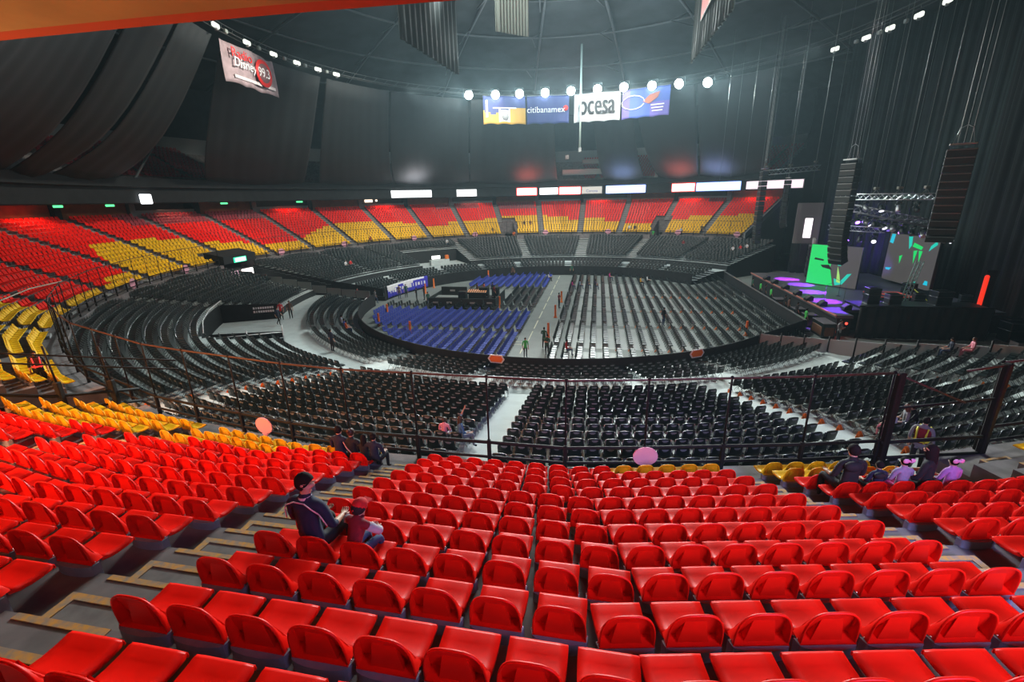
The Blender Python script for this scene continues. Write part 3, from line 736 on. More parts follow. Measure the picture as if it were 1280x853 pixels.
# ================================================================== DRAPES
def drape(label, b0, b1, t0, t1, Rt=33.3, zt=27.2, Rb=48.4, zb=15.0, m_=CURT, amp=.055, folds=None, sag=2.2, nm='hanging_drape'):
    n = max(10, int(abs(b1 - b0) * 3)); P = []; f = folds or max(3, int(abs(b1 - b0) / 2.2)); ph_ = random.random() * 6
    for j in range(11):
        v = j / 10; row = []
        for i in range(n + 1):
            u = i / n; ph = (t0 + (t1 - t0) * u) * (1 - v) + (b0 + (b1 - b0) * u) * v
            R = Rt + (Rb - Rt) * v ; z = zt + (zb - zt) * v - (sag * math.sin(math.pi * v) if Rb > Rt + 3 else 0)
            if v > .85: z -= .5 * (v - .85) / .15 * math.sin(math.pi * u)
            R += amp * (.4 + .6 * v) * (math.sin(2 * math.pi * f * u + ph_) + .5 * math.sin(5.3 * f * u + 1.3 * v + ph_))
            row.append(pol(R, ph, z))
        P.append(row)
    m = MB(); m.grid(P); me = solid(m.mesh(nm, [m_]), .03)
    return tag(link(nm, me), label, 'drape', 'black drapes round the bowl')
drape('black drape at the far left, cut by the frame edge', -61, -78.2, -48, -69)
drape('black drape second from the left frame edge, leaning outward', -78.9, -83.6, -70, -80)
drape('black drape left of the open gap with red upper seats', -84.1, -93.2, -80.8, -89)
drape('broad black drape under the hanging radio banner', -107.6, -126.3, -91.5, -118)
drape('black drape right of the broad one, before the flood lamps', -129.5, -146, -119.6, -136.8)
drape('black drape under the first two flood lamps', -146.2, -164.1, -137.3, -159.6)
drape('black drape glowing red above the red signs', -164.3, -185.3, -160, -184.0)
drape('narrow black drape right of the gap under the white lettered banner', 163.6, 154.2, 165.5, 154.8)
drape('black drape right of the stair gap under the blue banner', 150.8, 142.6, 154, 138)
drape('black drape under the last two flood lamps on the right', 142.2, 130.1, 137.5, 118)
def wall_drape(label, a, b, R, z0, z1, m_, folds, amp=.25):
    n = int(abs(b - a) * 5); P = []
    for j in range(5):
        v = j / 4; P.append([pol(R + amp * math.sin(2 * math.pi * folds * i / n) * (.6 + .4 * v) + amp * .5 * math.sin(2 * math.pi * folds * 2.7 * i / n + 1), a + (b - a) * i / n, z1 + (z0 - z1) * v) for i in range(n + 1)])
    m = MB(); m.grid(P); return tag(link('stage_drape', solid(m.mesh('stage_drape', [m_]), .03)), label, 'drape', 'tall drapes behind the stage')
wall_drape('tall dark green drape hanging behind the stage', 112, 83, 41.6, .2, 30, CURTG, 15)
wall_drape('tall charcoal drape at the right frame edge', 83.6, 58, 40.2, .2, 31.5, CURTN, 9)
wall_drape('low dark drape masking the wings left of the stage', 117.5, 109, 41.5, .1, 5.0, CURT, 6)
# hanging side curtains under the roof
def tab(label, w0, w1, y0, y1, zb, zt, m_, fd):
    n = 60; P = []
    for j in range(4):
        v = j / 3; P.append([(w0 + (w1 - w0) * i / n + .12 * math.sin(2 * math.pi * fd * i / n), y0 + (y1 - y0) * i / n, zt + (zb - zt) * v) for i in range(n + 1)])
    m = MB(); m.grid(P); return tag(link('roof_curtain', solid(m.mesh('roof_curtain', [m_]), .03)), label, 'curtain', 'curtains hung under the roof')
tab('dark pleated curtain hung under the roof, left of centre', -10.1, -13.2, -1.8, -12.4, 23, 31, CURTG, 12)
tab('pale lit pleated curtain end hung at the top edge of the frame', -4.0, -6.2, -12.1, -13.4, 23, 31, mat('lit_drape', (.16, .20, .19), .8), 10)  # light on this curtain end is put into its paler colour
tab('dark green pleated curtain hung under the roof, right of centre', 11.1, 9.0, -3.8, -16.6, 23, 31, mat('green_tab', (.028, .042, .040), .8), 16)
m = MB(); m.prism([(8.35, -16.3, 25.2), (10.3, -7.6, 25.2), (10.3, -7.6, 30.5), (8.35, -16.3, 30.5)], (-.05, .01, 0), 0)
m.box((9.3, -12.0, 25.2), (.06, 9.0, .12), 1, R_(-12.6)); m.box((9.28, -12.0, 28.0), (.03, 2.2, 1.8), 1, R_(-12.6))
tag(m.build('red_banner', [mat('red_banner_cloth', (.62, .07, .05), .7, emis=.12, ecol=(.7, .08, .06)), WHITE]), 'red banner hanging on the dark green curtain under the roof', 'banner')
# ================================================================== RING TRUSS AND LAMPS
t = thing('lamp_truss', 'circular lamp truss carrying flood lamps and drapes round the bowl', 'truss', (0, 0, 27.9))
for R, z in ((32.6, 0), (33.3, 0), (32.95, .6)):
    MB().tube([pol(R, p, z) for p in range(-180, 181, 3)], .05, 5).build('chord', mat('dark_truss', (.05, .055, .055), .5), t)
m = MB()
for i in range(120):
    a = i * 3; m.tube([pol(32.6, a, 0), pol(33.3, a + 1.5, 0), pol(32.95, a + 1.5, .6), pol(32.6, a + 3, 0)], .022, 4, cap=False)
m.build('lacing', MATS['dark_truss'], t)
hm = MB(); hm.bevbox((0, .12, 0), (.62, .36, .56), .06); hm.lathe([(.0, -.05), (.30, -.05), (.34, .02), (.26, .1)], (0, -.09, 0), 12, 0, Matrix.Rotation(R_(90), 4, 'X')); hme = hm.mesh('housing', [mat('lamp_housing', (.08, .085, .09), .5)])
lm_ = MB(); lm_.lathe([(0.0, .02), (.27, .02), (.33, 0.06), (0.0, .06)], (0, -.12, 0), 14, 0, Matrix.Rotation(R_(90), 4, 'X')); lme = lm_.mesh('lens', [LAMP])
ym = MB(); ym.tube([(-.36, .12, 0), (-.36, .12, .42), (.36, .12, .42), (.36, .12, 0)], .025, 5); yme = ym.mesh('yoke', [FRAME])
FL = [(-158.7, 27.9), (-166.6, 28.1), (-173.7, 28.3), (178.8, 28.4), (171.3, 28.5), (163.7, 28.5), (156.3, 28.4), (148.5, 28.1), (141.2, 27.8), (133.6, 27.3)]
first = None
for i, (ph, z) in enumerate(FL):
    lab = f'blazing white flood lamp, {ordn(i + 1)} from the left in the row above the banners'; loc = pol(32.0, ph, z - .35); rz = math.pi + R_(ph)
    if first is None:
        first = thing('flood_lamp', lab, 'lamp', loc, rz, 'flood lamps on the far truss')
        for nm, me in (('housing', hme), ('lens', lme), ('yoke', yme)): c = link(nm, me, first); c.rotation_euler = (R_(22) if nm != 'yoke' else 0, 0, 0); c.scale = (1.9, 1.9, 1.9)
    else: copy_tree(first, loc, rz, lab); LABELS.add(lab)
dm = MB(); dm.bevbox((0, 0, 0), (.95, .32, .42), .08); dm.lathe([(0, -.2), (.14, -.2), (.16, -.4), (0, -.4)], (0, 0, 0), 8, 1); dme = dm.mesh('truss_lamp', [LAMPD, FRAME])
ds = MB(); ds.bevbox((0, 0, 0), (.42, .3, .36), .06); dse = ds.mesh('truss_lamp', [mat('lamp_grey', (.28, .33, .31), .5)])
for side, lst in (('left', (-88.1, -90.9, -96.8, -100.1, -104.1, -107.1, -110.5, -112.8, -116.3, -118.7, -121.4)), ('right', (80.9, 86.7, 89.3, 92.6, 94.8, 97.6, 99.7, 104.3))):
    for i, ph in enumerate(lst):
        z = 27.75 if side == 'left' else 27.0; big = (i % 2 == 0) if side == 'left' else i in (0, 1, 3, 5, 7)
        tag(link('truss_lamp', dme if big else dse, None, pol(32.5, ph, z), math.pi + R_(ph)), f'{"pale" if big else "small grey"} truss lamp, {ordn(i + 1)} in the {"left line ending near the banner row" if side == "left" else "right line above the green drape"}', 'lamp', 'dim lamps on the ring truss')
# ================================================================== BANNERS AND SIGNS
def text(s, size, loc, rot, m_, parent, nm='lettering', ex=.01, align='CENTER', xs=1, shear=0):
    cu = bpy.data.curves.new(nm, 'FONT'); cu.body = s; cu.size = size; cu.extrude = ex; cu.align_x = align; cu.align_y = 'CENTER'; cu.shear = shear; cu.resolution_u = 3
    tmp = bpy.data.objects.new('t', cu); COL.objects.link(tmp); me = bpy.data.meshes.new_from_object(tmp.evaluated_get(bpy.context.evaluated_depsgraph_get())); bpy.data.objects.remove(tmp)
    me.materials.clear(); me.materials.append(m_); o = link(nm, me, parent, loc); o.rotation_euler = rot; o.scale = (xs, 1, 1); return o
def cloth(W, H, mi_of, nx=26, nz=8, amp=.12):
    m = MB(); P = []
    for j in range(nz + 1):
        v = j / nz; P.append([(W * (i / nx - .5), amp * (1 - .3 * v) * math.sin(9 * i / nx + 2 * v) + .05 * math.sin(23 * i / nx), -H * v + .25 * v * math.sin(math.pi * ((i / nx * 3) % 1)) * .5) for i in range(nx + 1)])
    m.grid(P); 
    for k, f in enumerate(m.f):
        c = Vector([0, 0, 0])
        for q in f: c += Vector(m.v[q])
        c /= 4; m.m[k] = mi_of(c.x / W + .5, -c.z / H)
    return m
BN = [(-163.1, -175.7), (-175.9, -188.3), (-189.5, -202.8), (-203.0, -216.3)]
RX = (R_(90), 0, 0)
def banner(label, a, b, mats, f, R=32.35, z=27.6, H=4.2):
    ph = (a + b) / 2; W = 2 * R * math.sin(abs(R_(b - a)) / 2) - .1
    t = thing('banner', label, 'banner', pol(R, ph, z), math.pi + R_(ph), 'banners under the flood lamps')
    m = cloth(W, H, f, 30, 12, .1); o = link('cloth', solid(m.mesh('cloth', mats), .02), t)
    MB().tube([(-W / 2, 0, .05), (W / 2, 0, .05)], .05).build('top_pipe', FRAME, t)
    return t, W, H
RT = (R_(90), 0, 0)
def btext(t, s, size, x, z, m_, xs=1, shear=0):   # lettering on the face looking into the bowl (local -y)
    return text(s, size, (x, -.30, z), RT, m_, t, 'lettering', .015, 'CENTER', xs, shear)
t, W, H = banner('gold and dark blue banner at the left of the lamp row', *BN[0], [INKN, INKG, INKW], lambda u, v: 2 if .36 < u < .64 and .45 < v < .9 and abs(u - .5) < .16 - .1 * (v - .5) else (1 if v > .5 + .12 * math.sin(6 * u) else 0))
m = MB(); m.box((-W * .42, -.14, -H * .45), (.35, .03, H * .6)); m.box((.0, -.14, -H * .42), (W * .55, .03, .18)); m.build('pale_stripes', INKW, t)
m = MB(); m.lathe([(0, 0), (.55, 0), (.55, .04), (0, .04)], (0.1, -.16, -H * .72), 14, 0, Matrix.Rotation(R_(90), 4, 'X')); m.build('emblem', mat('grey_emblem', (.3, .3, .3), .6), t)
t, W, H = banner('navy banner with white lettering and a red dot', *BN[1], [INKN], lambda u, v: 0)
btext(t, 'citibanamex', 1.3, -.35, -H * .5, INKW)
m = MB(); m.lathe([(0, 0), (.42, 0), (.42, .04), (0, .04)], (W * .42, -.16, -H * .45), 14, 0, Matrix.Rotation(R_(90), 4, 'X')); m.build('red_dot', INKR, t)
t, W, H = banner('white banner with bold black rounded lettering', *BN[2], [mat('banner_white', (.62, .63, .65), .7)], lambda u, v: 0)
for s_ in (0, .09, -.09): btext(t, 'ocesa', 3.1, s_, -H * .42, INKK, .82).scale = (.82, 1.35, 1)
t, W, H = banner('blue banner with a white swirl and brown shape at the right', *BN[3], [mat('banner_blue', (.07, .12, .45), .7), mat('banner_violet', (.16, .12, .45), .7)], lambda u, v: 1 if u > .6 and v > .5 or u < .15 else 0)
m = MB(); m.tube([(-1.9 + 1.5 * math.cos(a) * 1.2, -.15, -1.9 + 1.0 * math.sin(a)) for a in [i * .5 for i in range(13)]], .07, 5); m.build('white_swirl', INKW, t)
m = MB(); m.prism([(-.4, -.16, -1.9), (.7, -.16, -1.0), (2.2, -.16, -.7), (1.9, -.16, -1.5), (.6, -.16, -2.3)], (0, .03, 0)); m.build('brown_shape', mat('banner_brown', (.4, .1, .05), .6), t)
m = MB()
for k in range(3): m.box((1.9, -.15, -2.5 - .42 * k), (2.0 - .2 * k, .02, .16))
m.build('small_lines', INKW, t)
ph = -97.9; W = 8.2; H = 3.7
t = thing('radio_banner', 'wrinkled pinkish banner with red and white lettering hanging at the upper left', 'banner', pol(33.0, ph, 27.2), math.pi + R_(ph))
m = cloth(W, H, lambda u, v: 0, 40, 10, .16); link('cloth', solid(m.mesh('cloth', [mat('pink_grey_cloth', (.36, .27, .29), .75, noise=.35, nscale=1.2)]), .02), t)
btext(t, 'Radio', 1.25, -1.5, -.85, INKR, 1.1); btext(t, 'Disney', 1.25, -1.2, -1.65, INKW, 1.0, .2)
m = MB(); m.lathe([(0, 0), (1.35, 0), (1.35, .05), (0, .05)], (1.75, -.28, -1.75), 20, 0, Matrix.Rotation(R_(90), 4, 'X')); m.lathe([(0, 0), (.95, 0), (.95, .05), (0, .05)], (1.75, -.31, -1.75), 20, 1, Matrix.Rotation(R_(90), 4, 'X')); m.build('red_disc', [INKR, mat('disc_grey', (.2, .1, .11), .6)], t)
btext(t, '99.3', 1.3, 1.75, -1.75, INKW, .9).location.y = -.36
m = MB(); m.box((.4, -.16, -2.95), (6.6, .02, .3)); m.build('pale_line', mat('pale_line', (.6, .55, .56), .7), t)
# lit advertising signs on the upper deck front
AD = [(-145.2, -154.9, SGW, FRAME, 'wide white lit sign, leftmost over the far seats'), (-160.7, -165.7, SGW, FRAME, 'small white lit sign second from the left over the far seats'), (-175.4, -180.3, SGW, SGR, 'white lit sign with red glowing edge left of the lettered one'), (-180.9, -185.5, SGW, FRAME, 'white lit sign with faint lettering between two red-edged signs'), (-185.7, -190.9, SGW, SGR, 'white lit sign with red glowing edge beside the cream sign'), (-191.1, -196.0, SGC, FRAME, 'cream sign with dark blue lettering'), (-196.8, -206.0, SGW, SGB, 'long white lit sign with blue glowing edge'), (-211.8, -216.8, SGW, SGR, 'white lit sign with red glowing edge, farthest right'), (-217.0, -226.2, SGBL, SGB, 'long pale blue lit sign above the right yellow seats'), (-227.1, -238, SGP, FRAME, 'pale pink lit sign partly behind the hanging speakers')]
for a, b, fm, em, lab in AD:
    ph = (a + b) / 2; R = 48.75; W = 2 * R * math.sin(R_(abs(b - a)) / 2)
    t = thing('lit_sign', lab, 'sign', pol(R, ph, 12.28), math.pi + R_(ph), 'lit signs on the upper deck front')
    MB().bevbox((0, 0.05, .74), (W, .16, 1.5), .04).build('sign_frame', em, t); MB().bevbox((0, -.06, .74), (W - .22, .1, 1.26), .03).build('sign_face', fm, t)
    if fm is SGC: text('Corona', .75, (0, -.13, .58), RT, INKB, t, 'lettering', .01)
    if 'faint' in lab:
        m = MB()
        for i in range(6): m.box((-1 + i * .4, -.12, .7), (.22, .02, .3))
        m.build('lettering', FRAME, t)
t = thing('lit_sign', 'small white lit box hanging below the ledge at the left', 'sign', pol(48.6, -97, 12.1), math.pi + R_(-97), 'lit signs on the upper deck front'); MB().bevbox((0, 0, .55), (1.6, .2, 1.1), .1).build('sign_face', SGW, t)
for ph, l in ((-84.2, 'above the orange wall at the far left'), (-91.5, 'above the second orange wall from the left'), (-110.3, 'left of the lit suite'), (-125, 'over the fifth orange wall')):
    MBx = MB().bevbox((0, 0, 0), (1.1, .12, .22), .04); tag(MBx.build('green_exit_lamp', emi('exit_strip', (.1, .9, .3), 1.6), None, pol(48.8, ph, 12.0), math.pi + R_(ph)), 'small green lit strip under the ledge, ' + l, 'lamp', 'green lit strips')
for ph, l in ((-119, 'in the suite fourth from the left edge'), (-143, 'in the suite under the wide white sign')):
    m = MB(); m.bevbox((0, 0, 0), (1.6, .1, .5), .05); m.bevbox((1.6, 0, 0.05), (.4, .1, .35), .05); tag(m.build('suite_light', emi('warm_suite', (1, .8, .6), 2.2), None, pol(55.6, ph, 11.9), math.pi + R_(ph)), 'warm lights glowing ' + l, 'lamp', 'suite lights')
# blue banner on the floor barrier at the left
a, b = -104.5, -127; R = 21.6; n = 40
m = MB(); m.grid([[pol(R + .04 * math.sin(i * 1.7), a + (b - a) * i / n, 1.75 - 1.55 * j / 6) for i in range(n + 1)] for j in range(7)])
for k in range(len(m.f)):
    i = k % n; j = k // n; u = i / n; m.m[k] = 1 if (j < 2 - 1.5 * u + .8 * math.sin(u * 14) and u < .92) or (.44 < u < .58 and j < 4) else 0
t = link('barrier_banner', solid(m.mesh('barrier_banner', [mat('royal_blue', (.05, .045, .55), .6), INKW]), .02)); tag(t, 'long blue and white banner along the left floor barrier', 'banner')
m = MB()
for i in range(14):
    u = .08 + .065 * i
    if .42 < u < .6: continue
    ph = a + (b - a) * u; m.bevbox(pol(R - .06, ph, .95), (.16 + .1 * (i % 3), .03, .5 - .1 * (i % 2)), .01, 0, R_(ph))
m.build('white_lettering', INKW, t)
# mast and gap structures of the far upper deck
t = thing('hanging_mast', 'pale vertical pole hanging before the banners', 'pole', (6.2, 30.0, 17.2)); MB().tube([(0, 0, 2.2), (0, 0, 17)], .16, 8).build('pole', mat('pale_pole', (.45, .55, .5), .6), t); MB().bevbox((0, 0, 1.9), (.5, .5, .7), .06).build('weight', FRAME, t)
t = thing('deck_front', 'grey upper deck parapet seen in the drape gap under the pole', 'parapet', pol(49.6, 168.6, 16.6), math.pi + R_(168.6))
m = MB(); m.bevbox((0, 0, 0), (8.6, .25, 1.1), .06); m.build('parapet', mat('deck_grey', (.42, .45, .44), .7), t); MB().bevbox((1.8, .9, 2.0), (4.2, .3, .9), .1).build('cabin', mat('deck_dark', (.2, .22, .21), .7), t); MB().bevbox((-3.4, .6, 3.0), (.8, .3, .9), .05).build('grey_box', FRAME, t)
t = thing('stair_ramp', 'pale sloping stair seen in the drape gap under the blue banner', 'stairs', pol(49.7, 152, 15)); m = MB(); m.prism([(-.3, 0, 0), (.3, 0, 0), (1.1, 1.5, 5), (.5, 1.5, 5)], (0, .2, 0)); m.build('ramp', MATS['deck_grey'], t)
t = thing('stair_ramp', 'pale sloping handrail seen in the left drape gap', 'stairs', pol(49.3, -99, 14.9), math.pi + R_(-99)); m = MB(); m.tube([(-1.8, 0, 0), (3.2, 1.5, 4.0)], .14, 6); m.bevbox((-2, 0, 0), (.9, .3, .3), .05); m.build('handrail', MATS['deck_grey'], t)
# ================================================================== STAGE
def box_fl(m, w0, w1, u0, u1, z0, z1, mi=0):
    c = fl((w0 + w1) / 2, (u0 + u1) / 2, (z0 + z1) / 2); m.box(c, (w1 - w0, u1 - u0, z1 - z0), mi, RZW); return m
t = thing('stage', 'concert stage deck with black skirt and pale front edge', 'stage', fl(30, 0, 0)); o0 = Vector(fl(30, 0, 0))
def sb(nm, mt_, w0, w1, u0, u1, z0, z1, par=None):
    m = MB(); c = Vector(fl((w0 + w1) / 2, (u0 + u1) / 2, (z0 + z1) / 2)) - o0; m.box(c, (w1 - w0, u1 - u0, z1 - z0), 0, RZW); return m.build(nm, mt_, par if par is not None else t)
sb('deck', STAGEF, 23.8, 37.5, -7.1, 13.5, 1.55, 1.8); sb('corner_deck', STAGEF, 23.8, 25.1, -9.3, -7.1, 1.55, 1.8); sb('skirt', BLKF, 23.95, 37.3, -7.1, 13.4, 0, 1.55); sb('corner_skirt', BLKF, 23.95, 25.05, -9.2, -7.1, 0, 1.55)
sb('front_edge', mat('lit_pink_edge', (.55, .22, .17), .5), 23.72, 23.82, -9.3, 13.5, 1.72, 1.83)  # pink puts the light on the stage edge into its colour
t2 = thing('side_wing', 'high black draped side wing at the near end of the stage', 'stage wing', fl(30, -9.6, 0)); o0 = Vector(fl(30, -9.6, 0)); 
P = [[tuple(Vector(fl(25.2 + 9.4 * i / 60, -9.75 - .07 * math.sin(i * 1.1) - .04 * math.sin(i * 2.7), z)) - o0) for i in range(61)] for z in (2.65, 1.6, .8, .02)]
m = MB(); m.grid(P); link('drape', solid(m.mesh('drape', [CURT]), .03), t2)
P = [[tuple(Vector(fl(34.7 + .06 * math.sin(i * 1.3), -9.7 + 2.5 * i / 30, z)) - o0) for i in range(31)] for z in (2.65, 1.2, .02)]
m = MB(); m.grid(P); link('side_drape', solid(m.mesh('side_drape', [CURT]), .03), t2)
sb('wing_deck', BLK, 25.2, 34.6, -9.6, -7.2, 2.5, 2.66, t2); sb('top_rail', RAILB, 25.2, 34.6, -9.72, -9.62, 2.66, 2.76, t2)
# pit barrier, subs
t = thing('pit_barrier', 'black crowd barrier along the front of the stage pit', 'barrier', fl(21.8, 2, 0)); o0 = Vector(fl(21.8, 2, 0))
m = MB(); q0 = Vector(pol(21.75, NEND)) - o0; q1 = Vector(fl(21.8, -8.6)) - o0; m.prism([q0, q1, q1 + Vector((0, 0, 1.2)), q0 + Vector((0, 0, 1.4))], (.05, .08, 0)); m.build('end_panel', BLKF, t)
sb('panel', BLKF, 21.75, 21.85, -8.6, 20, 0, 1.15, t); sb('top_bar', FRAME, 21.7, 21.9, -8.6, 20, 1.15, 1.2, t); sb('step', BLK, 21.9, 22.3, -8.6, 20, .12, .2, t)
for i, (w, u, hh, d) in enumerate([(23.1, -9.0, 1.25, 2.2), (23.1, -6.2, 1.15, 1.1), (23.1, -3.6, 1.1, 1.1), (23.1, 1.2, 1.0, 1.2)]):
    lab = ['largest brown and black bass cabinet at the near end of the stage pit', 'brown bass cabinet second from the near end of the pit', 'brown bass cabinet in the middle of the stage pit', 'brown bass cabinet farthest along the stage pit'][i]
    s = thing('bass_cabinet', lab, 'loudspeaker', fl(w, u, 0), RZW, 'bass cabinets in the stage pit')
    MB().bevbox((0, 0, hh / 2), (1.0, d, hh), .04).build('cabinet', BLK, s); MB().bevbox((0, 0, hh - .02), (1.02, d + .02, .06), .02).build('lid', mat('case_grey', (.12, .11, .12), .6), s)
    MB().bevbox((-.48, 0, hh * .45), (.08, d * .8, hh * .6), .02).build('front_panel', WOODB, s); MB().bevbox((0, -d / 2, hh * .45), (.7, .06, hh * .6), .02).build('side_panel', WOODB, s)
# LED walls
def led(label, a, b, z0, z1, base, shapes):
    a, b = Vector(fl(*a)), Vector(fl(*b)); d = (b - a); W = d.length; rz = math.atan2(d.y, d.x); t = thing('led_screen', label, 'screen', (*a.xy, z0), rz, 'LED screens on stage')
    MB().bevbox((W / 2, .2, (z1 - z0) / 2), (W, .3, z1 - z0), .03).build('cabinet', BLK, t)
    MB().box((W / 2, .035, (z1 - z0) / 2), (W - .05, .04, z1 - z0 - .05)).build('screen', base, t)
    for j, (mt_, pts) in enumerate(shapes):
        m = MB(); m.prism([(x * W, .01 - .004 * j, z * (z1 - z0)) for x, z in pts], (0, .01, 0)); m.build('picture', mt_, t)
DKS = mat('led_black', (.01, .012, .012), .5)
led('green lit LED screen with dark shapes at the middle of the stage', (27.4, 6.2), (30.6, 2.2), 1.85, 6.2, LEDD, [(LEDG, ((.01, .01), (.56, .01), (.45, .45), (.50, .99), (.01, .99))), (DKS, ((.25, .50), (.42, .52), (.50, .40), (.40, .42), (.30, .44))), (DKS, ((.10, .62), (.30, .60), (.30, .64), (.12, .67))), (LEDC, ((.56, .2), (.60, .03), (.74, .08), (.88, .36), (.80, .34), (.70, .16))), (mat('led_lime', (.02, .02, .02), .5, emis=.9, ecol=(.35, .7, .15)), ((.60, .5), (.62, .12), (.70, .10), (.66, .3))), (LEDC, ((.52, .75), (.66, .52), (.60, .52), (.54, .62)))])
led('grey LED screen with scattered cyan and green streaks at stage rear', (36.0, 8.1), (36.1, .3), 2.1, 7.2, LEDD, [(LEDT, ((.02, .80), (.04, .98), (.12, .98), (.10, .78))), (LEDC, ((.40, .99), (.46, .72), (.50, .80), (.48, .99))), (LEDG, ((.52, .78), (.70, .74), (.72, .80), (.54, .86))), (LEDG, ((.56, .70), (.60, .45), (.63, .72))), (LEDG, ((.66, .72), (.70, .5), (.73, .72))), (LEDC, ((.84, .74), (.97, .88), (.95, .95), (.86, .84))), (LEDT, ((.05, .26), (.18, .28), (.14, .22), (.06, .22))), (LEDT, ((.88, .10), (.96, .10), (.95, .18), (.9, .18))), (LEDC, ((.66, .04), (.78, .06), (.72, .12))), (LEDG, ((.3, .55), (.33, .40), (.36, .58)))])
# hanging line arrays
def line_array(label, w, u, ztop, n, bw, bd, bh, rz, curve=.10):
    t = thing('line_array', label, 'loudspeaker', fl(w, u, ztop), rz, 'hanging line arrays')
    MB().bevbox((0, 0, .12), (bw * .9, bd * .8, .12), .02).build('flying_frame', STEEL, t)
    m = MB(); m.bevbox((0, 0, 0), (bw, bd, bh * .92), .03)
    for s in (-1, 1):
        for q in (-.28, .0, .28): m.box((s * (bw / 2 + .003), q * bd, .0), (.012, .07, .10), 1)
    m.box((0, -bd / 2 - .006, bh * .36), (bw * .96, .014, .035), 2); bm_ = m.mesh('speaker_box', [mat('box_grey', (.010, .014, .013), .6), BLK, FRAME])
    y = 0; z = -.15; tilt = 0
    for i in range(n):
        tilt = curve * max(0, (i - n * .45) / (n * .55)) ** 2 * 4
        o = link('speaker_box', bm_, t, (0, y, z - bh / 2)); o.rotation_euler = (tilt, 0, 0)
        z -= bh * math.cos(tilt); y += bh * math.sin(tilt)
    m = MB(); 
    for s in (-.35, .35): m.tube([(s * bw, 0, .15), (s * bw * .6, 0, 1.1), (0, 0, 1.3)], .02, 5)
    for s in (-.3, .0, .3): m.tube([(s, 0, .2), (s * 1.05, 0, 31 - ztop)], .014, 4)
    m.build('rigging', FRAME, t); return t
FZ = RZW - math.pi / 2      # local -y looks along -w (at the floor)
line_array('tall curved line array hanging at the near front corner of the stage', 24.3, -6.0, 14.1, 16, 1.3, .75, .52, FZ + R_(28), .14)
line_array('large dark line array hanging over the near side wing', 27.3, -13.4, 14.4, 12, 1.5, .85, .50, FZ + R_(60), .10)
line_array('slim distant line array hanging left of the stage beside the pink sign', 24.2, 15, 14.5, 15, 1.2, .7, .60, FZ, .05)
line_array('short dark cluster hanging behind the far truss', 28, 17.5, 13.4, 11, 1.0, .7, .55, FZ - R_(30), .12)
# trusses
def truss(label, a, b, s=.5, nm='lighting_truss', mt_=STEEL, group='stage trusses', chord=.035):
    a, b = Vector(a), Vector(b); t = thing(nm, label, 'truss', a, 0, group); d = b - a; x = d.normalized(); up_ = Vector((0, 0, 1)) if abs(x.z) < .9 else Vector((1, 0, 0)); y = x.cross(up_).normalized(); z = y.cross(x)
    cs = [y * s / 2 + z * s / 2, y * s / 2 - z * s / 2, -y * s / 2 - z * s / 2, -y * s / 2 + z * s / 2]
    for c in cs: MB().tube([c, d + c], chord, 6).build('chord', mt_, t)
    m = MB(); n = max(2, int(d.length / s)); 
    for i in range(n):
        p, q = x * d.length * i / n, x * d.length * (i + 1) / n
        for k in range(4): m.tube([p + cs[k], q + cs[(k + 1) % 4]], chord * .5, 4, cap=False)
    m.build('lacing', mt_, t); return t
truss('bright horizontal truss hanging over the near part of the stage', (26.4, -4.5, 11.2), (29.9, -11.2, 11.15), .5)
truss('tilted aluminium truss hanging at the far side of the stage', (28.1, 13.2, 14.2), (32.0, 8.0, 14.5), .55)
truss('short low truss with purple lamps behind the tall line array', fl(27.5, 3, 8.2), fl(29.8, -2.0, 8.2), .45)
truss('dark sloping truss full of lamps over the stage middle', fl(27.5, 2, 10.4), fl(33.0, -5.5, 8.6), .6, mt_=mat('truss_dim', (.10, .10, .11), .4, metal=.6))
truss('upright pale green ladder truss standing on the near stage', fl(30.0, -6.6, 1.8), fl(30.6, -6.6, 6.0), .35, 'ladder_truss', mat('pale_green_metal', (.22, .36, .33), .45))
truss('thin horizontal truss behind the large dark line array', fl(30, 6, 8.6), fl(35, 0, 8.8), .4, mt_=MATS['truss_dim'])
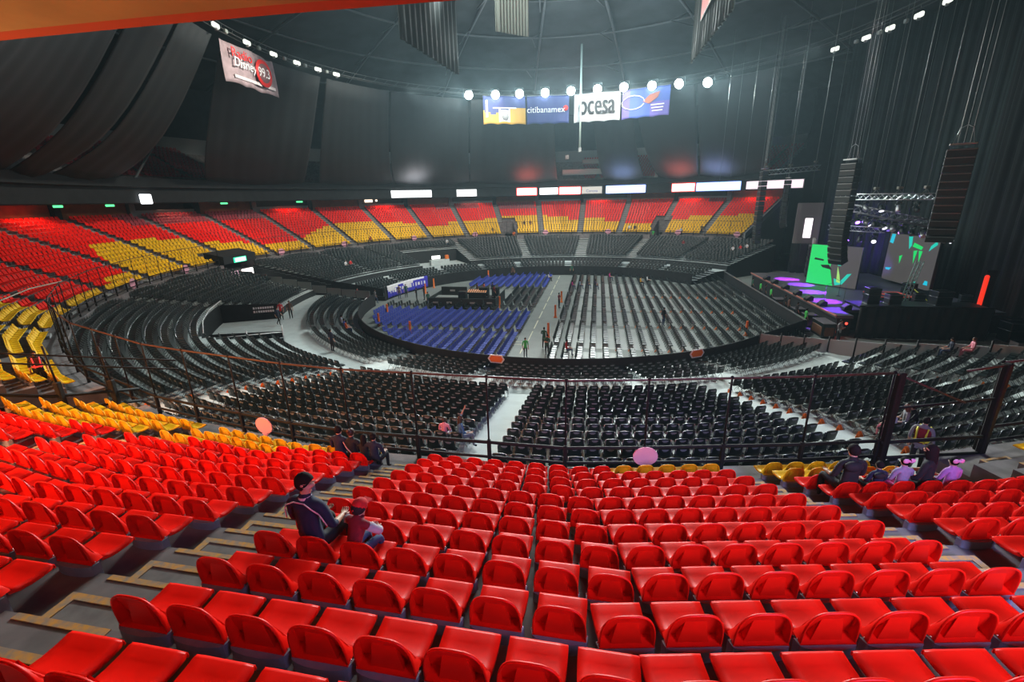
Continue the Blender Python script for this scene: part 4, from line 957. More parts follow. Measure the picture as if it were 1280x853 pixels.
# moving lamps under the rig
mv = MB(); mv.bevbox((0, 0, -.1), (.3, .3, .14), .03); mv.tube([(-.2, 0, -.15), (-.2, 0, -.5)], .03, 5); mv.tube([(.2, 0, -.15), (.2, 0, -.5)], .03, 5); mbase = mv.mesh('yoke', [BLK])
hd = MB(); hd.lathe([(0, -.22), (.12, -.22), (.16, -.05), (.17, .16), (.15, .22)], (0, 0, 0), 10); hd.lathe([(.0, .215), (.15, .22)], (0, 0, 0), 10, 1); 
heads = {'white': hd.mesh('head', [BLK, emi('lens_pale', (.9, .9, 1), 1.6)]), 'purple': hd.mesh('head', [BLK, PURP]), 'dark': hd.mesh('head', [BLK, mat('lens_grey', (.25, .25, .28), .2)]), 'silver': hd.mesh('head', [STEEL, WHITE])}
random.seed(3); k = 0
for row, (a, b, nn, tp) in enumerate([((26.6, -4.9, 10.85), (29.6, -10.6, 10.8), 5, ('silver', 'silver', 'white', 'silver', 'dark')), (fl(27.5, 3, 7.9), fl(29.8, -2, 7.9), 4, ('purple', 'purple', 'dark', 'white')), (fl(27.5, 2, 10.0), fl(33, -5.5, 8.2), 12, ('white', 'silver', 'purple', 'silver', 'dark', 'white', 'silver', 'dark', 'dark', 'silver', 'white', 'silver')), (fl(29, 4, 9.6), fl(34.5, -4, 8.0), 10, ('silver', 'purple', 'white', 'dark', 'silver', 'purple', 'dark', 'silver', 'dark', 'white'))]):
    rn = ['bright horizontal truss', 'short low truss', 'dark sloping truss', 'rear of the sloping truss'][row]
    for i in range(nn):
        p = Vector(a).lerp(Vector(b), (i + .5) / nn); ty = tp[i % len(tp)]
        t = thing('moving_lamp', f'{ty} moving stage lamp, {ordn(i + 1)} along the {rn}', 'lamp', p, RZW + random.uniform(-.6, .6), 'moving lamps over the stage')
        link('yoke', mbase, t); h = link('head', heads[ty], t, (0, 0, -.5)); h.rotation_euler = (random.uniform(2.0, 2.8), random.uniform(-.5, .5), 0); t.scale = (1.3, 1.3, 1.3)
cb = MB(); cb.bevbox((0, 0, .3), (.42, .3, .24), .04); cb.tube([(-.45, 0, -.35), (0, 0, .2), (.45, 0, -.35)], .02, 5); cbm = cb.mesh('chain_hoist', [mat('hoist', (.13, .13, .10), .5)])
for i, p in enumerate([(26.9, -5.4, 11.6), (27.8, -7.1, 11.6), (28.6, -8.7, 11.6), (29.5, -10.4, 11.6), (28.4, 12.8, 14.7), (30.0, 10.6, 14.7), (31.7, 8.4, 14.9)]):
    tag(link('chain_hoist', cbm, None, p), f'chain hoist above the {"bright stage truss" if i < 4 else "tilted far truss"}, {ordn(i + 1 if i < 4 else i - 3)} from the left', 'hoist', 'chain hoists')
# rigging cables
cables = [(26.9, -5.4, 12, 1), (27.8, -7.1, 12, 1), (28.6, -8.7, 12, 2), (29.5, -10.4, 12, 2), (28.4, 12.8, 15, 1), (30, 10.6, 15, 1), (31.7, 8.4, 15, 1), (24.5, -3, 12, 1), (30.5, -3, 10, 1), (32, 1, 10, 1), (27, 6, 8, 1), (33, -5, 9, 1), (34.5, -2, 9, 1), (24, 10, 14, 1), (26, 18, 14, 1), (31, 5, 9, 1), (22.8, 14.2, 13, 1), (25.5, 9, 13, 1)]
for i, (x, y, z, w) in enumerate(cables):
    tag(MB().tube([(x, y, z), (x, y, 31)], .017 * w, 5).build('rigging_cable', mat('cable_grey', (.13, .15, .145), .5)), f'thin rigging cable rising to the roof, {ordn(i + 1)} of those over the stage', 'cable', 'rigging cables')
# cases, risers and gear on stage
def case(label, w, u, z, d, rz=0, mt_=BLK):
    t = thing('road_case', label, 'case', fl(w, u, z), RZW + rz, 'road cases on and around the stage'); MB().bevbox((0, 0, d[2] / 2), d, .04).build('case_body', mt_, t)
    m = MB()
    for zz in (.03, d[2] * .6, d[2] - .02): m.bevbox((0, 0, zz), (d[0] + .02, d[1] + .02, .04), .01)
    m.build('edge_trim', mat('case_trim', (.16, .17, .18), .4, metal=.7), t)
random.seed(11)
spots = [(26.6, -8.4, 2.67, 'by the stage corner'), (28.2, -8.4, 2.67, 'second from the stage corner'), (28.4, -5.6, 1.8, 'behind the red edged riser'), (31.9, -5.4, 1.8, 'beside the ladder truss'), (31.6, -8.4, 2.67, 'right of the ladder truss'), (35.6, -5.2, 1.8, 'near the yellow-green ramp'), (33.9, -2.4, 1.8, 'in front of the grey screen'), (34.6, .6, 1.8, 'below the grey screen'), (29.4, 7.5, 1.8, 'left of the green screen'), (31.0, 9.0, 1.8, 'far left behind the green screen'), (33.2, 9.6, 1.8, 'at the rear left of the stage')]
for w, u, z, l in spots: case('black road case ' + l, w, u, z, (random.uniform(.7, 1.2), random.uniform(.6, 1.0), random.uniform(.7, 1.4)), random.uniform(-.3, .3))
for w, u, l, d, mt_ in [(36.6, -9.4, 'stacked black case at the right of the wing drape', (1.4, 1.2, 1.6), BLK), (37.2, -11.8, 'black case on the brown ground right of the stage', (1.6, 1.0, 1.1), BLK), (35.2, -12.2, 'low grey case behind the right hoarding', (1.2, .8, .8), MATS['case_grey']), (38.3, -7.0, 'grey lidded case farthest right', (1.2, 1.0, 1.3), MATS['case_grey']), (28.6, -15.0, 'long low black case behind the pale hoarding', (1.8, .6, .6), BLK), (26.2, -14.2, 'small grey case behind the pale hoarding', (.9, .6, .6), MATS['case_grey']), (31, -14.4, 'flat black case behind the hoarding, under the wing drape', (1.5, .7, .5), BLK)]: case(l, w, u, 0, d, 0, mt_)
t = thing('red_edged_riser', 'low black riser outlined in red tape on the stage', 'riser', fl(31.6, -1.6, 1.8), RZW); MB().bevbox((0, 0, .2), (4.2, 3.6, .4), .04).build('riser', BLK, t)
m = MB()
for c, d in (((0, -1.75, .41), (4.2, .14, .03)), ((0, 1.75, .41), (4.2, .14, .03)), ((-2.05, 0, .41), (.14, 3.6, .03)), ((2.05, 0, .41), (.14, 3.6, .03)), ((-.5, 0, .41), (.14, 2.4, .03)), ((.6, .4, .41), (2.4, .14, .03))): m.box(c, d)
t.scale = (.72, .72, .8)
m.build('red_lit_outline', mat('red_lit_outline', (.75, .10, .06), .5, emis=.25, ecol=(.9, .1, .05)), t)  # lit outline of the riser, its light put into glowing lines
for i, (w, u) in enumerate([(23.95, 8.2), (23.95, 5.6), (23.95, 2.4), (23.95, -.8), (23.95, -3.4), (24.2, -5.6), (25.6, -6.9)]):
    t = thing('floor_monitor', f'black wedge monitor on the stage edge, {ordn(7 - i)} from the near corner', 'monitor', fl(w, u, 1.8), FZ + math.pi, 'wedge monitors'); m = MB(); m.prism([(-.35, -.3, 0), (-.35, .3, 0), (-.35, .3, .2), (-.35, -.1, .5), (-.35, -.3, .4)], (.7, 0, 0)); m.build('wedge', BLK, t); m = MB(); m.prism([(-.3, .27, .22), (.3, .27, .22), (.3, -.08, .485), (-.3, -.08, .485)], (0, .02, .02)); m.build('grille', mat('grille', (.05, .05, .05), .7), t)
t = thing('stage_ramp', 'black ramp with yellow-green edge rails on the right of the stage', 'ramp', fl(33.6, -6.5, 1.8), RZW); m = MB(); m.prism([(-.9, 0, 0), (.9, 0, 0), (.9, 3.2, 1.0), (-.9, 3.2, 1.0)], (0, 0, .08)); m.build('ramp_board', BLK, t)
YG = mat('yellow_green', (.42, .46, .06), .5, emis=.1, ecol=(.5, .55, .05))
for s in (-.9, .9): MB().tube([(s, 0, .15), (s, 3.2, 1.15)], .035, 5).build('edge_rail', YG, t)
m = MB()
for i in range(7): m.box((0, .25 + .45 * i, .12 + .14 * i), (1.8, .04, .03))
m.build('treads', YG, t)
t = thing('lit_slit_panel', 'narrow red glowing upright between dark drapes right of the stage', 'post', fl(38.2, -3.2, .4), RZW); MB().bevbox((0, 0, 1.9), (.34, .3, 4.0), .1).build('red_face', REDE, t); MB().bevbox((.5, .3, 2.0), (.9, .1, 4.6), .03).build('dark_flap', CURT, t)  # glowing panel stands in for a lit slit between the drapes
DS = (35.2, 13.5, 5.0)
t = thing('delay_screen', 'grey hanging panel with a white lit figure left of the stage', 'screen', DS, R_(-32)); MB().bevbox((0, 0, 2.6), (3.0, .3, 5.4), .05).build('panel', mat('panel_warm_grey', (.24, .22, .22), .7), t); MB().bevbox((.1, -.18, 2.0), (.9, .06, 2.6), .1).build('lit_figure', emi('fig', (1, .92, .98), 1.6), t); MB().bevbox((0, .1, -1.6), (.9, .6, 3.0), .1).build('stand', BLK, t)
t = thing('rack_shelf', 'dark layered racks left of the green screen', 'rack', fl(30, 12, 1.8), FZ - R_(20))
for i in range(5): MB().bevbox((0, 0, .35 + .75 * i), (4.4 - .3 * i, .9, .55), .05).build('shelf', mat('rack_dark', (.02, .023, .025), .5), t)
t = thing('sign_box', 'small pale box sign on top of the dark racks', 'sign', fl(30, 12, 5.55), FZ - R_(20)); MB().bevbox((0, 0, .35), (2.6, .3, .7), .05).build('box', mat('pale_box', (.5, .47, .47), .6), t)
for w, u, l in ((23.9, -9.9, 'lowest'), (24.1, -9.7, 'upper'), (24.3, -10.0, 'middle')):
    tag(MB().ell((0, 0, 0), (.1, .1, .1)).build('pilot_lamp', REDL, None, fl(w, u, {'lowest': .5, 'middle': 1.3, 'upper': 1.0}[l])), f'tiny red pilot lamp by the stage corner, {l} of three', 'lamp', 'red pilot lamps')
mh = MB(); mh.lathe([(0, 0), (.22, 0), (.2, .03), (.02, .05), (.018, 1.45), (0, 1.46)], n=8); mh.tube([(0, 0, 1.44), (.5, 0, 1.65)], .015, 5); mh.ell((.52, 0, 1.66), (.04, .04, .04), 0, 6, 4); mhm = mh.mesh('microphone_stand', [BLK])
for i, (w, u) in enumerate([(25.4, -3.2), (26.2, -5.0), (27.6, -1.0)]): tag(link('microphone_stand', mhm, None, fl(w, u, 1.8), i), f'black microphone stand on the stage, {["middle", "nearest", "farthest"][i]} of three', 'stand', 'microphone stands')
# mixing position on the floor
t = thing('mixing_riser', 'black draped mixing position on the arena floor', 'mixing desk', fl(-10.9, .2, 0), RZW); m = MB()
MB().bevbox((0, 0, .25), (7.6, 5.6, .5), .03).build('platform', BLK, t)
for c, d, nm in (((-1.9, -2.75, .62), (3.8, .1, 1.24), 'front_board'), ((1.3, -2.75, .62), (2.4, .1, 1.24), 'front_board'), ((3.2, -2.6, .62), (1.3, .1, 1.24), 'front_board'), ((3.85, .1, .62), (.1, 5.4, 1.24), 'side_board'), ((-3.85, .1, .62), (.1, 5.4, 1.24), 'side_board'), ((-2.0, 1.2, 1.1), (3.2, .12, 1.4), 'rear_board')): MB().bevbox(c, d, .02).build(nm, mat('board_green_black', (.014, .022, .02), .6), t)
MB().bevbox((-2.0, -.3, .9), (3.4, 1.2, .12), .03).build('desk_top', mat('desk_grey', (.3, .32, .3), .5), t)
for x, y, z in ((-3.0, -2.82, .75), (-1.4, -2.82, .75), (1.3, -2.82, .75), (3.2, -2.67, .75), (-2.2, 1.12, 1.35)): MB().bevbox((x, y, z), (.62, .03, .2), .01).build('name_plate', mat('plate', (.5, .55, .52), .5), t)
t = thing('mixing_console', 'sloped mixing console with warm lit keys at the floor desk', 'console', fl(-9.9, .9, .5), RZW); m = MB(); m.prism([(-1.2, -.5, .8), (-1.2, .6, 1.05), (-1.2, .6, .7), (-1.2, -.5, .6)], (2.4, 0, 0)); m.build('console_body', BLK, t); m = MB()
for i in range(9):
    for j in range(3): m.box((-1.05 + .26 * i, -.3 + .3 * j, .87 + .07 * j), (.12, .1, .03))
m.build('key_lamps', emi('warm_key', (1, .45, .2), 1.3), t); MB().bevbox((0, 0, .3), (2.0, .8, .6), .03).build('stand', BLK, t)
for i, (x, w) in enumerate(((-11.1, .9), (-9.2, 1.1), (-7.8, .8))):
    t = thing('equipment_rack', f'dark equipment rack on the floor mixing position, {ordn(i + 1)} from the left', 'rack', fl(x, 1.4 if i else -1.2, .5), RZW, 'racks at the mixing position'); MB().bevbox((0, 0, .65), (w, .8, 1.3), .04).build('rack_body', BLK, t); MB().bevbox((0, -.4, .7), (w * .8, .05, .7), .02).build('screen', mat('dark_screen', (.02, .02, .022), .2), t); MB().bevbox((0, -.41, .25), (w * .9, .05, .1), .02).build('frame', FRAME, t)
# recess on the far terrace, bright box in the far left portal
t = thing('camera_table', 'white lit box beside an orange cooler in the far dark recess', 'table', pol(32.2, -147, 1.3), math.pi + R_(-147)); MB().bevbox((0, 0, .45), (3.4, .8, .9), .04).build('table', DECK, t); MB().bevbox((-.6, 0, 1.3), (1.5, .3, .55), .05).build('lit_box', emi('tbl', (1, 1, .95), 1.5), t); MB().bevbox((1.4, 0, 1.2), (.6, .5, .7), .08).build('cooler', ORNG, t)
t = thing('portal_board', 'white and pink lit boards in the mouth of the left passage', 'board', pol(39.2, -100.2, 2.6), math.pi + R_(-100)); MB().bevbox((0, 0, .8), (1.9, .2, 1.5), .06).build('lit_board', emi('portal_white', (1, .95, .92), 2.2), t); MB().bevbox((-1.9, 0, 1.2), (1.4, .2, .6), .06).build('pink_board', emi('portal_pink', (1, .6, .75), 1.2), t)
# ================================================================== PEOPLE
SKIN = mat('skin', (.52, .29, .19), .55); HAIRD = mat('hair_black', (.012, .009, .008), .85, spec=.2); HAIRB = mat('hair_brown', (.06, .028, .015), .5)
CL = {}
def cloth_mat(n, c): return mat('cloth_' + n, c, .85, noise=.15, nscale=12)
for n, c in {'navy': (.012, .018, .045), 'black': (.012, .012, .013), 'jeans': (.05, .08, .16), 'red': (.65, .02, .02), 'green': (.08, .65, .12), 'darkgreen': (.03, .12, .07), 'pink': (.75, .28, .36), 'white': (.7, .7, .7), 'grey': (.22, .23, .25), 'lilac': (.33, .27, .40), 'blue': (.04, .09, .45), 'denim': (.06, .17, .34), 'magenta': (.65, .03, .25), 'yellow': (.75, .42, .03), 'orange': (.85, .18, .03), 'lightblue': (.40, .52, .65), 'maroon': (.22, .01, .02), 'violet': (.50, .22, .55), 'brown': (.13, .06, .04)}.items(): CL[n] = cloth_mat(n, c)
def limb(side, sh, el, wr, tip):
    return [('sh', sh, .062, 'top'), ('el', el, .044, 'top'), ('wr', wr, .030, 'skin'), ('pa', tip, .036, 'skin')]
def pose_mesh(name, J, arms, legs, turn=0):
    """J: trunk points; arms: two lists (shoulder, elbow, wrist, palm); legs: two lists (hip, knee, ankle, toe). One skinned body."""
    V = []; E = []; Rr = []; T = []
    def add(p, r, t, par=None):
        V.append(Vector(p)); Rr.append(r if isinstance(r, tuple) else (r, r)); T.append(t)
        if par is not None: E.append((par, len(V) - 1))
        return len(V) - 1
    pel = add(J[0], (.15, .115), 'leg'); wa = add(J[1], (.135, .10), 'top', pel); ch = add(J[2], (.165, .115), 'top', wa); ub = add(J[3], (.11, .085), 'top', ch)
    nk = add(J[4], .052, 'skin', ub); h0 = add(J[5], (.068, .078), 'skin', nk); h1 = add(J[6], (.078, .094), 'skin', h0); h2 = add(J[7], (.062, .075), 'skin', h1)
    tm = Matrix.Rotation(turn, 3, 'Z'); add(Vector(J[5]) + tm @ Vector((0, -.098, .035)), .014, 'skin', h0)
    for s in (-1, 1): add(Vector(J[5]) + tm @ Vector((s * .082, .0, .045)), .014, 'skin', h1)
    for A in arms:
        s = add(A[0], .064, 'top', ub); e = add(A[1], .046, 'top', s); w = add(A[2], .030, 'skin', e); p = add(A[3], (.036, .022), 'skin', w)
        d = (Vector(A[3]) - Vector(A[2])).normalized(); side = Vector((1, 0, 0)) if abs(d.x) < .7 else Vector((0, 1, 0)); side = (side - d * side.dot(d)).normalized(); nrm = d.cross(side)
        for q, ln in ((-.03, .055), (-.01, .068), (.01, .072), (.03, .062)):
            f = add(Vector(A[3]) + d * .035 + side * q, .0095, 'skin', p); f2 = add(V[f] + d * ln * .6 + nrm * .012, .0085, 'skin', f); add(V[f2] + d * ln * .3 + nrm * .02, .0075, 'skin', f2)
        th = add(Vector(A[3]) + side * -.04 - d * .02, .011, 'skin', p); add(V[th] + d * .045 - side * .015, .009, 'skin', th)
    for Lg in legs:
        hp = add(Lg[0], .092, 'leg', pel); kn = add(Lg[1], .060, 'leg', hp); an = add(Lg[2], .042, 'leg', kn); to = add(Lg[3], (.046, .034), 'shoe', an)
    me = bpy.data.meshes.new(name); me.from_pydata(V, E, []); o = bpy.data.objects.new(name, me); COL.objects.link(o)
    m = o.modifiers.new('s', 'SKIN'); m.use_smooth_shade = True; m.branch_smoothing = .5
    for i, sv in enumerate(me.skin_vertices[0].data): sv.radius = Rr[i]; sv.use_root = (i == 0)
    o.modifiers.new('u', 'SUBSURF').levels = 1; o.modifiers['u'].render_levels = 1
    dg = bpy.context.evaluated_depsgraph_get(); out = bpy.data.meshes.new_from_object(o.evaluated_get(dg)); out.name = name
    bpy.data.objects.remove(o); out.materials.clear()
    for q in (SKIN, CL['black'], CL['jeans'], BLK): out.materials.append(q)
    ix = {'skin': 0, 'top': 1, 'leg': 2, 'shoe': 3}
    for p in out.polygons:
        c = p.center; best = (9, None)
        for a, b in E:
            ab = V[b] - V[a]; t_ = max(0, min(1, (c - V[a]).dot(ab) / max(ab.length_squared, 1e-9))); d_ = (c - V[a] - ab * t_).length - (Rr[a][0] * (1 - t_) + Rr[b][0] * t_)
            if d_ < best[0]: best = (d_, T[b] if t_ > .35 or T[a] == T[b] or T[b] in ('top',) else T[a])
        p.material_index = ix[best[1] or 'top']; p.use_smooth = True
    return out
ST = [(0, 0, .94), (0, .0, 1.10), (0, .01, 1.27), (0, .015, 1.42), (0, .0, 1.50), (0, -.015, 1.565), (0, -.015, 1.635), (0, -.005, 1.69)]
LEGS = [[(s * .09, 0, .88), (s * .10, -.02, .49), (s * .105, .02, .09), (s * .115, -.13, .04)] for s in (-1, 1)]
def A2(s, el, wr, pa, sh=(.175, .015, 1.40)): return [(s * sh[0], sh[1], sh[2]), (s * el[0], el[1], el[2]), (s * wr[0], wr[1], wr[2]), (s * pa[0], pa[1], pa[2])]
SI = [(0, 0, .10), (0, .0, .26), (0, -.01, .43), (0, -.015, .575), (0, -.03, .655), (0, -.05, .72), (0, -.055, .79), (0, -.045, .845)]
SLEG = [[(s * .10, -.06, .08), (s * .12, -.44, .10), (s * .12, -.44, -.32), (s * .125, -.57, -.385)] for s in (-1, 1)]
shS = (.175, -.01, .555)
sa = [A2(s, (.24, -.06, .30), (.15, -.30, .21), (.12, -.37, .19), shS) for s in (-1, 1)]
POSE = {
 'stand': pose_mesh('body_standing', ST, [A2(s, (.235, .03, 1.13), (.245, -.05, .89), (.24, -.08, .81)) for s in (-1, 1)], LEGS),
 'folded': pose_mesh('body_folded_arms', ST, [A2(-1, (.25, -.05, 1.16), (-.04, -.20, 1.19), (-.11, -.20, 1.20)), A2(1, (.25, -.05, 1.16), (-.02, -.22, 1.15), (-.10, -.20, 1.14))], LEGS),
 'walk': pose_mesh('body_walking', ST, [A2(-1, (.22, .14, 1.15), (.22, .05, .92), (.22, .0, .85)), A2(1, (.22, -.10, 1.14), (.21, -.28, .98), (.20, -.34, .94))], [[(-.09, 0, .88), (-.10, -.18, .52), (-.10, -.16, .10), (-.11, -.30, .05)], [(.09, 0, .88), (.10, .06, .48), (.10, .28, .14), (.11, .18, .05)]]),
 'sit': pose_mesh('body_sitting', SI, sa, SLEG),
 'sit_turn': pose_mesh('body_sitting_turned', SI, sa, SLEG, R_(-78)),
 'sit_arm': pose_mesh('body_sitting_arm_out', SI, [sa[0], A2(1, (.36, -.18, .62), (.52, -.36, .78), (.56, -.42, .83), shS)], SLEG),
 'sit_lean': pose_mesh('body_sitting_leaning', [(0, 0, .10), (0, -.05, .25), (0, -.12, .40), (0, -.17, .53), (0, -.21, .60), (0, -.25, .66), (0, -.26, .73), (0, -.25, .785)], [A2(s, (.25, -.30, .34), (.13, -.44, .24), (.05, -.48, .22), (.175, -.16, .51)) for s in (-1, 1)], SLEG),
}
HEADZ = {'stand': (0, -.012, 1.62), 'folded': (0, -.012, 1.62), 'walk': (0, -.012, 1.62), 'sit': (0, -.052, .775), 'sit_turn': (0, -.052, .775), 'sit_arm': (0, -.052, .775), 'sit_lean': (0, -.255, .715)}
def hair_mesh(kind):
    m = MB()
    vs = []; n, mm = 14, 9
    for i in range(mm + 1):
        t = math.pi * i / mm * .66
        for k in range(n):
            a = 2 * math.pi * k / n; front = max(0, -math.sin(a)); tt = t * (1 - .42 * front) * (1 + .34 * max(0, math.sin(a)) + .10 * abs(math.cos(a)))
            x, y, z = .083 * math.sin(tt) * math.cos(a), .098 * math.sin(tt) * math.sin(a) + .012, .102 * math.cos(tt)
            if kind == 'long' and i >= 6: z -= (i - 5) * .085 * (1 - front); x *= 1.05; y = y + .015 * (i - 5) * (1 - front)
            vs.append((x, y, z))
    m.add(vs, [(i * n + k, (i + 1) * n + k, (i + 1) * n + (k + 1) % n, i * n + (k + 1) % n) for i in range(mm) for k in range(n)], 0, True)
    if kind == 'bun': m.ell((0, .10, .07), (.05, .05, .05), 0, 8, 6)
    return solid(m.mesh('hair', [HAIRD]), .012)
HM = {k: hair_mesh(k) for k in ('short', 'long', 'bun')}
def oslots(o, ms):
    for i, m in enumerate(ms):
        o.material_slots[i].link = 'OBJECT'; o.material_slots[i].material = m
def person(label, pose, loc, rz, top, leg, hair='short', h=1.7, hm=HAIRD, group=None, shoe=None, skin=None, headturn=0):
    o = link('person', POSE[pose], None, loc, rz); s = h / 1.7; o.scale = (s, s, s); tag(o, label, 'person', group)
    oslots(o, [skin or SKIN, CL[top], CL[leg], shoe or BLK])
    if hair:
        c = link('hair', HM[hair], o, HEADZ[pose]); oslots(c, [hm]); c.rotation_euler = (0, 0, headturn)
    return o
def face_in(ph): return math.pi + R_(ph)
def seat_at(ph, k, dy=-.16, dz=.13): R = rris(k) + dy; return polT(R, ph, zseat(k) + dz)
# --- the man and the child beside the left stairs
o = person('person in a navy jacket with pale piping seated at the left stairs, head turned right', 'sit_turn', seat_at(-9.75, 8, -.14, .15), face_in(-10.5) - .12, 'navy', 'black', 'short', 1.88, headturn=R_(-78))
m = MB(); rr = .0
m.tube([(-.20, .05, .50), (-.15, .085, .575), (-.06, .075, .615), (.06, .075, .615), (.15, .085, .575), (.20, .06, .50), (.245, .02, .36)], .007, 5); m.tube([(-.20, .05, .50), (-.245, .02, .36)], .007, 5)
m.build('jacket_piping', mat('piping', (.65, .5, .5), .7), o)
m = MB(); m.lathe([(.062, .0), (.068, .02), (.064, .045)], (0, -.02, .60), 12); m.build('collar', mat('collar_white', (.6, .55, .58), .8), o)
o = person('child in a red and black cap with grey sleeves, seated beside the navy-jacketed person', 'sit_lean', seat_at(-9.1, 8, -.08, .15), face_in(-8.8) - .3, 'maroon', 'jeans', None, 1.32)
m = MB(); m.ell((0, -.245, .745), (.105, .118, .10), 0, 14, 8); m.bevbox((0.0, -.37, .735), (.16, .13, .02), .008, 0); m.build('cap', CL['red'], o)
m = MB(); m.ell((0, -.215, .715), (.104, .11, .10), 0, 14, 8); m.ell((0, -.105, .735), (.014, .012, .014), 1, 8, 5); m.build('cap_back', [CL['black'], CL['red']], o)
m = MB()
for s in (-1, 1): m.tube([(s * .19, -.17, .50), (s * .26, -.30, .345), (s * .145, -.43, .25)], [.068, .056, .042], 8)
m.build('jacket_sleeves', mat('sleeve_grey', (.42, .40, .43), .9), o)
# --- row of four by the front rail, left
for ph, k, top, hair, lab, h, ps in ((-13.75, 1, 'navy', 'short', 'person in dark navy with short hair, leftmost of the four by the rail', 1.8, 'sit'), (-13.3, 1, 'black', 'bun', 'person in black with a pale bag strap, second of the four by the rail', 1.7, 'sit'), (-12.85, 1, 'black', 'long', 'long haired person in black, third of the four by the rail', 1.45, 'sit'), (-12.5, 1, 'navy', 'short', 'person in navy-violet at the stairs end of the four by the rail', 1.55, 'sit')):
    o = person(lab, ps, seat_at(ph, k), face_in(ph), top, 'black', hair, h, HAIRB if hair == 'bun' else HAIRD)
    if 'strap' in lab: MB().tube([(.15, .09, .56), (.05, .125, .42), (-.1, .12, .25), (-.16, .08, .15)], .014, 5).build('bag_strap', mat('strap', (.6, .38, .36), .7), o)
# --- family at the right of the right-hand stairs
fam = [(0.85, 3, 'black', 'short', 'broad person in a black hoodie, leftmost of the family at the right', 1.95, 'sit'), (1.55, 3, 'navy', 'short', 'small child in navy beside the black hoodie', 1.25, 'sit'), (2.15, 3, 'lilac', 'bun', 'child in lilac with a big pink hair bow', 1.4, 'sit'), (2.75, 3, 'black', 'long', 'person with long black hair and black coat in the right-hand family', 1.9, 'sit'), (3.35, 3, 'violet', 'short', 'small child in pink-violet with a pink bow, rightmost of the family', 1.35, 'sit')]
bow = MB(); bow.ell((-.07, 0, 0), (.075, .03, .055), 0, 8, 6); bow.ell((.07, 0, 0), (.075, .03, .055), 0, 8, 6); bow.ell((0, 0, 0), (.03, .035, .03), 0, 8, 6); bowm = bow.mesh('hair_bow', [mat('bow_pink', (.75, .35, .6), .6)])
for ph, k, top, hair, lab, h, ps in fam:
    o = person(lab, ps, seat_at(ph, k), face_in(ph) + (.5 if 'long black' in lab else 0), top, 'black' if top != 'lilac' else 'magenta', hair, h)
    if 'bow' in lab: link('hair_bow', bowm, o, (.02, .07, .84))
    if 'hoodie' in lab: m = MB(); m.ell((.06, .09, .55), (.15, .08, .09), 0, 12, 8); m.build('hood', CL['black'], o)
# --- guard in a safety vest beyond the rail
def vest(o, col, band, z0=.0):
    m = MB()
    P = []
    for z, rx, ry in ((1.00, .165, .135), (1.15, .165, .135), (1.30, .19, .142), (1.42, .15, .115)): P.append([(rx * math.cos(a), ry * math.sin(a) + .01, z - z0) for a in [2 * math.pi * i / 16 for i in range(17)]])
    m.grid(P); v = link('safety_vest', solid(m.mesh('safety_vest', [col]), .01), o)
    m = MB(); m.lathe([(.172, 1.04 - z0), (.174, 1.10 - z0)], (0, .01, 0), 16); 
    for s in (-1, 1): m.tube([(s * .09, .155, 1.02 - z0), (s * .10, .165, 1.28 - z0), (s * .11, .11, 1.44 - z0)], .022, 5); m.tube([(s * .09, -.14, 1.02 - z0), (s * .10, -.145, 1.28 - z0), (s * .11, -.09, 1.44 - z0)], .022, 5)
    m.build('reflective_bands', band, v)
YB = mat('band_yellow', (.75, .72, .05), .5); GB = mat('band_green', (.15, .75, .1), .5)
o = person('guard in a red vest with yellow bands, standing just beyond the near rail', 'stand', pol(39.7, 8.2, MR[13][1]), 2.2, 'grey', 'black', 'short', 1.78); vest(o, CL['maroon'], YB)
o = person('guard in a dark vest with red lit stripes, behind the rail at the far left', 'stand', pol(41.4, -35.8, 4.9), .9, 'black', 'black', 'short', 1.65); vest(o, mat('vest_dark', (.09, .01, .01), .6), mat('band_red', (.9, .08, .08), .5, emis=.5, ecol=(1, .05, .05)))
# --- people on the black chairs
def on_chair(lab, ph, k, top, leg, hair, pose='sit', h=1.65, off=0, hm=HAIRD): 
    R, z = MR[k]; return person(lab, pose, pol(R - .03, ph, z + .46), face_in(ph) + off, top, leg, hair, h, hm)
on_chair('child in pink on the black chairs left of the straight aisle', -12.35, 10, 'pink', 'white', 'short', h=1.4, hm=HAIRB)
on_chair('person in a blue denim top reaching out an arm beside the straight aisle', -11.5, 10, 'denim', 'grey', 'long', 'sit_arm', off=-.9, hm=HAIRB)
on_chair('child in grey and pink beside two long haired people at the slanting aisle', 11.1, 10, 'lightblue', 'pink', 'short', h=1.35, off=1.2, hm=HAIRB)
on_chair('person with long reddish hair seated at the slanting aisle', 11.9, 10, 'grey', 'brown', 'long', off=.9, hm=mat('hair_red', (.13, .03, .02), .5))
on_chair('person in dark grey leaning towards the long reddish hair', 12.7, 10, 'black', 'black', 'short', 'sit_lean', off=1.1)
on_chair('person in navy lounging on the chairs below the pale hoarding', 35.2, 4, 'navy', 'jeans', 'short', off=.5); on_chair('person in pink lounging beside the one in navy below the hoarding', 35.6, 5, 'pink', 'pink', 'short', off=.5, hm=HAIRB)
for ph, k, top, l in ((-117, 4, 'white', 'white shirt on the left far terrace, left of two'), (-118.6, 4, 'red', 'red shirt on the left far terrace, right of two'), (124.4, 6, 'white', 'white shirt in the right far terrace, lowest of three'), (123.2, 7, 'red', 'red shirt in the right far terrace, middle of three'), (122.4, 8, 'white', 'white shirt in the right far terrace, highest of three'), (-153.5, 11, 'white', 'white shirt high on the far terrace above the recess'), (139, 8, 'maroon', 'maroon shirt alone on the right far terrace')): on_chair('small seated person in a ' + l, ph, k, top, 'jeans', 'short')
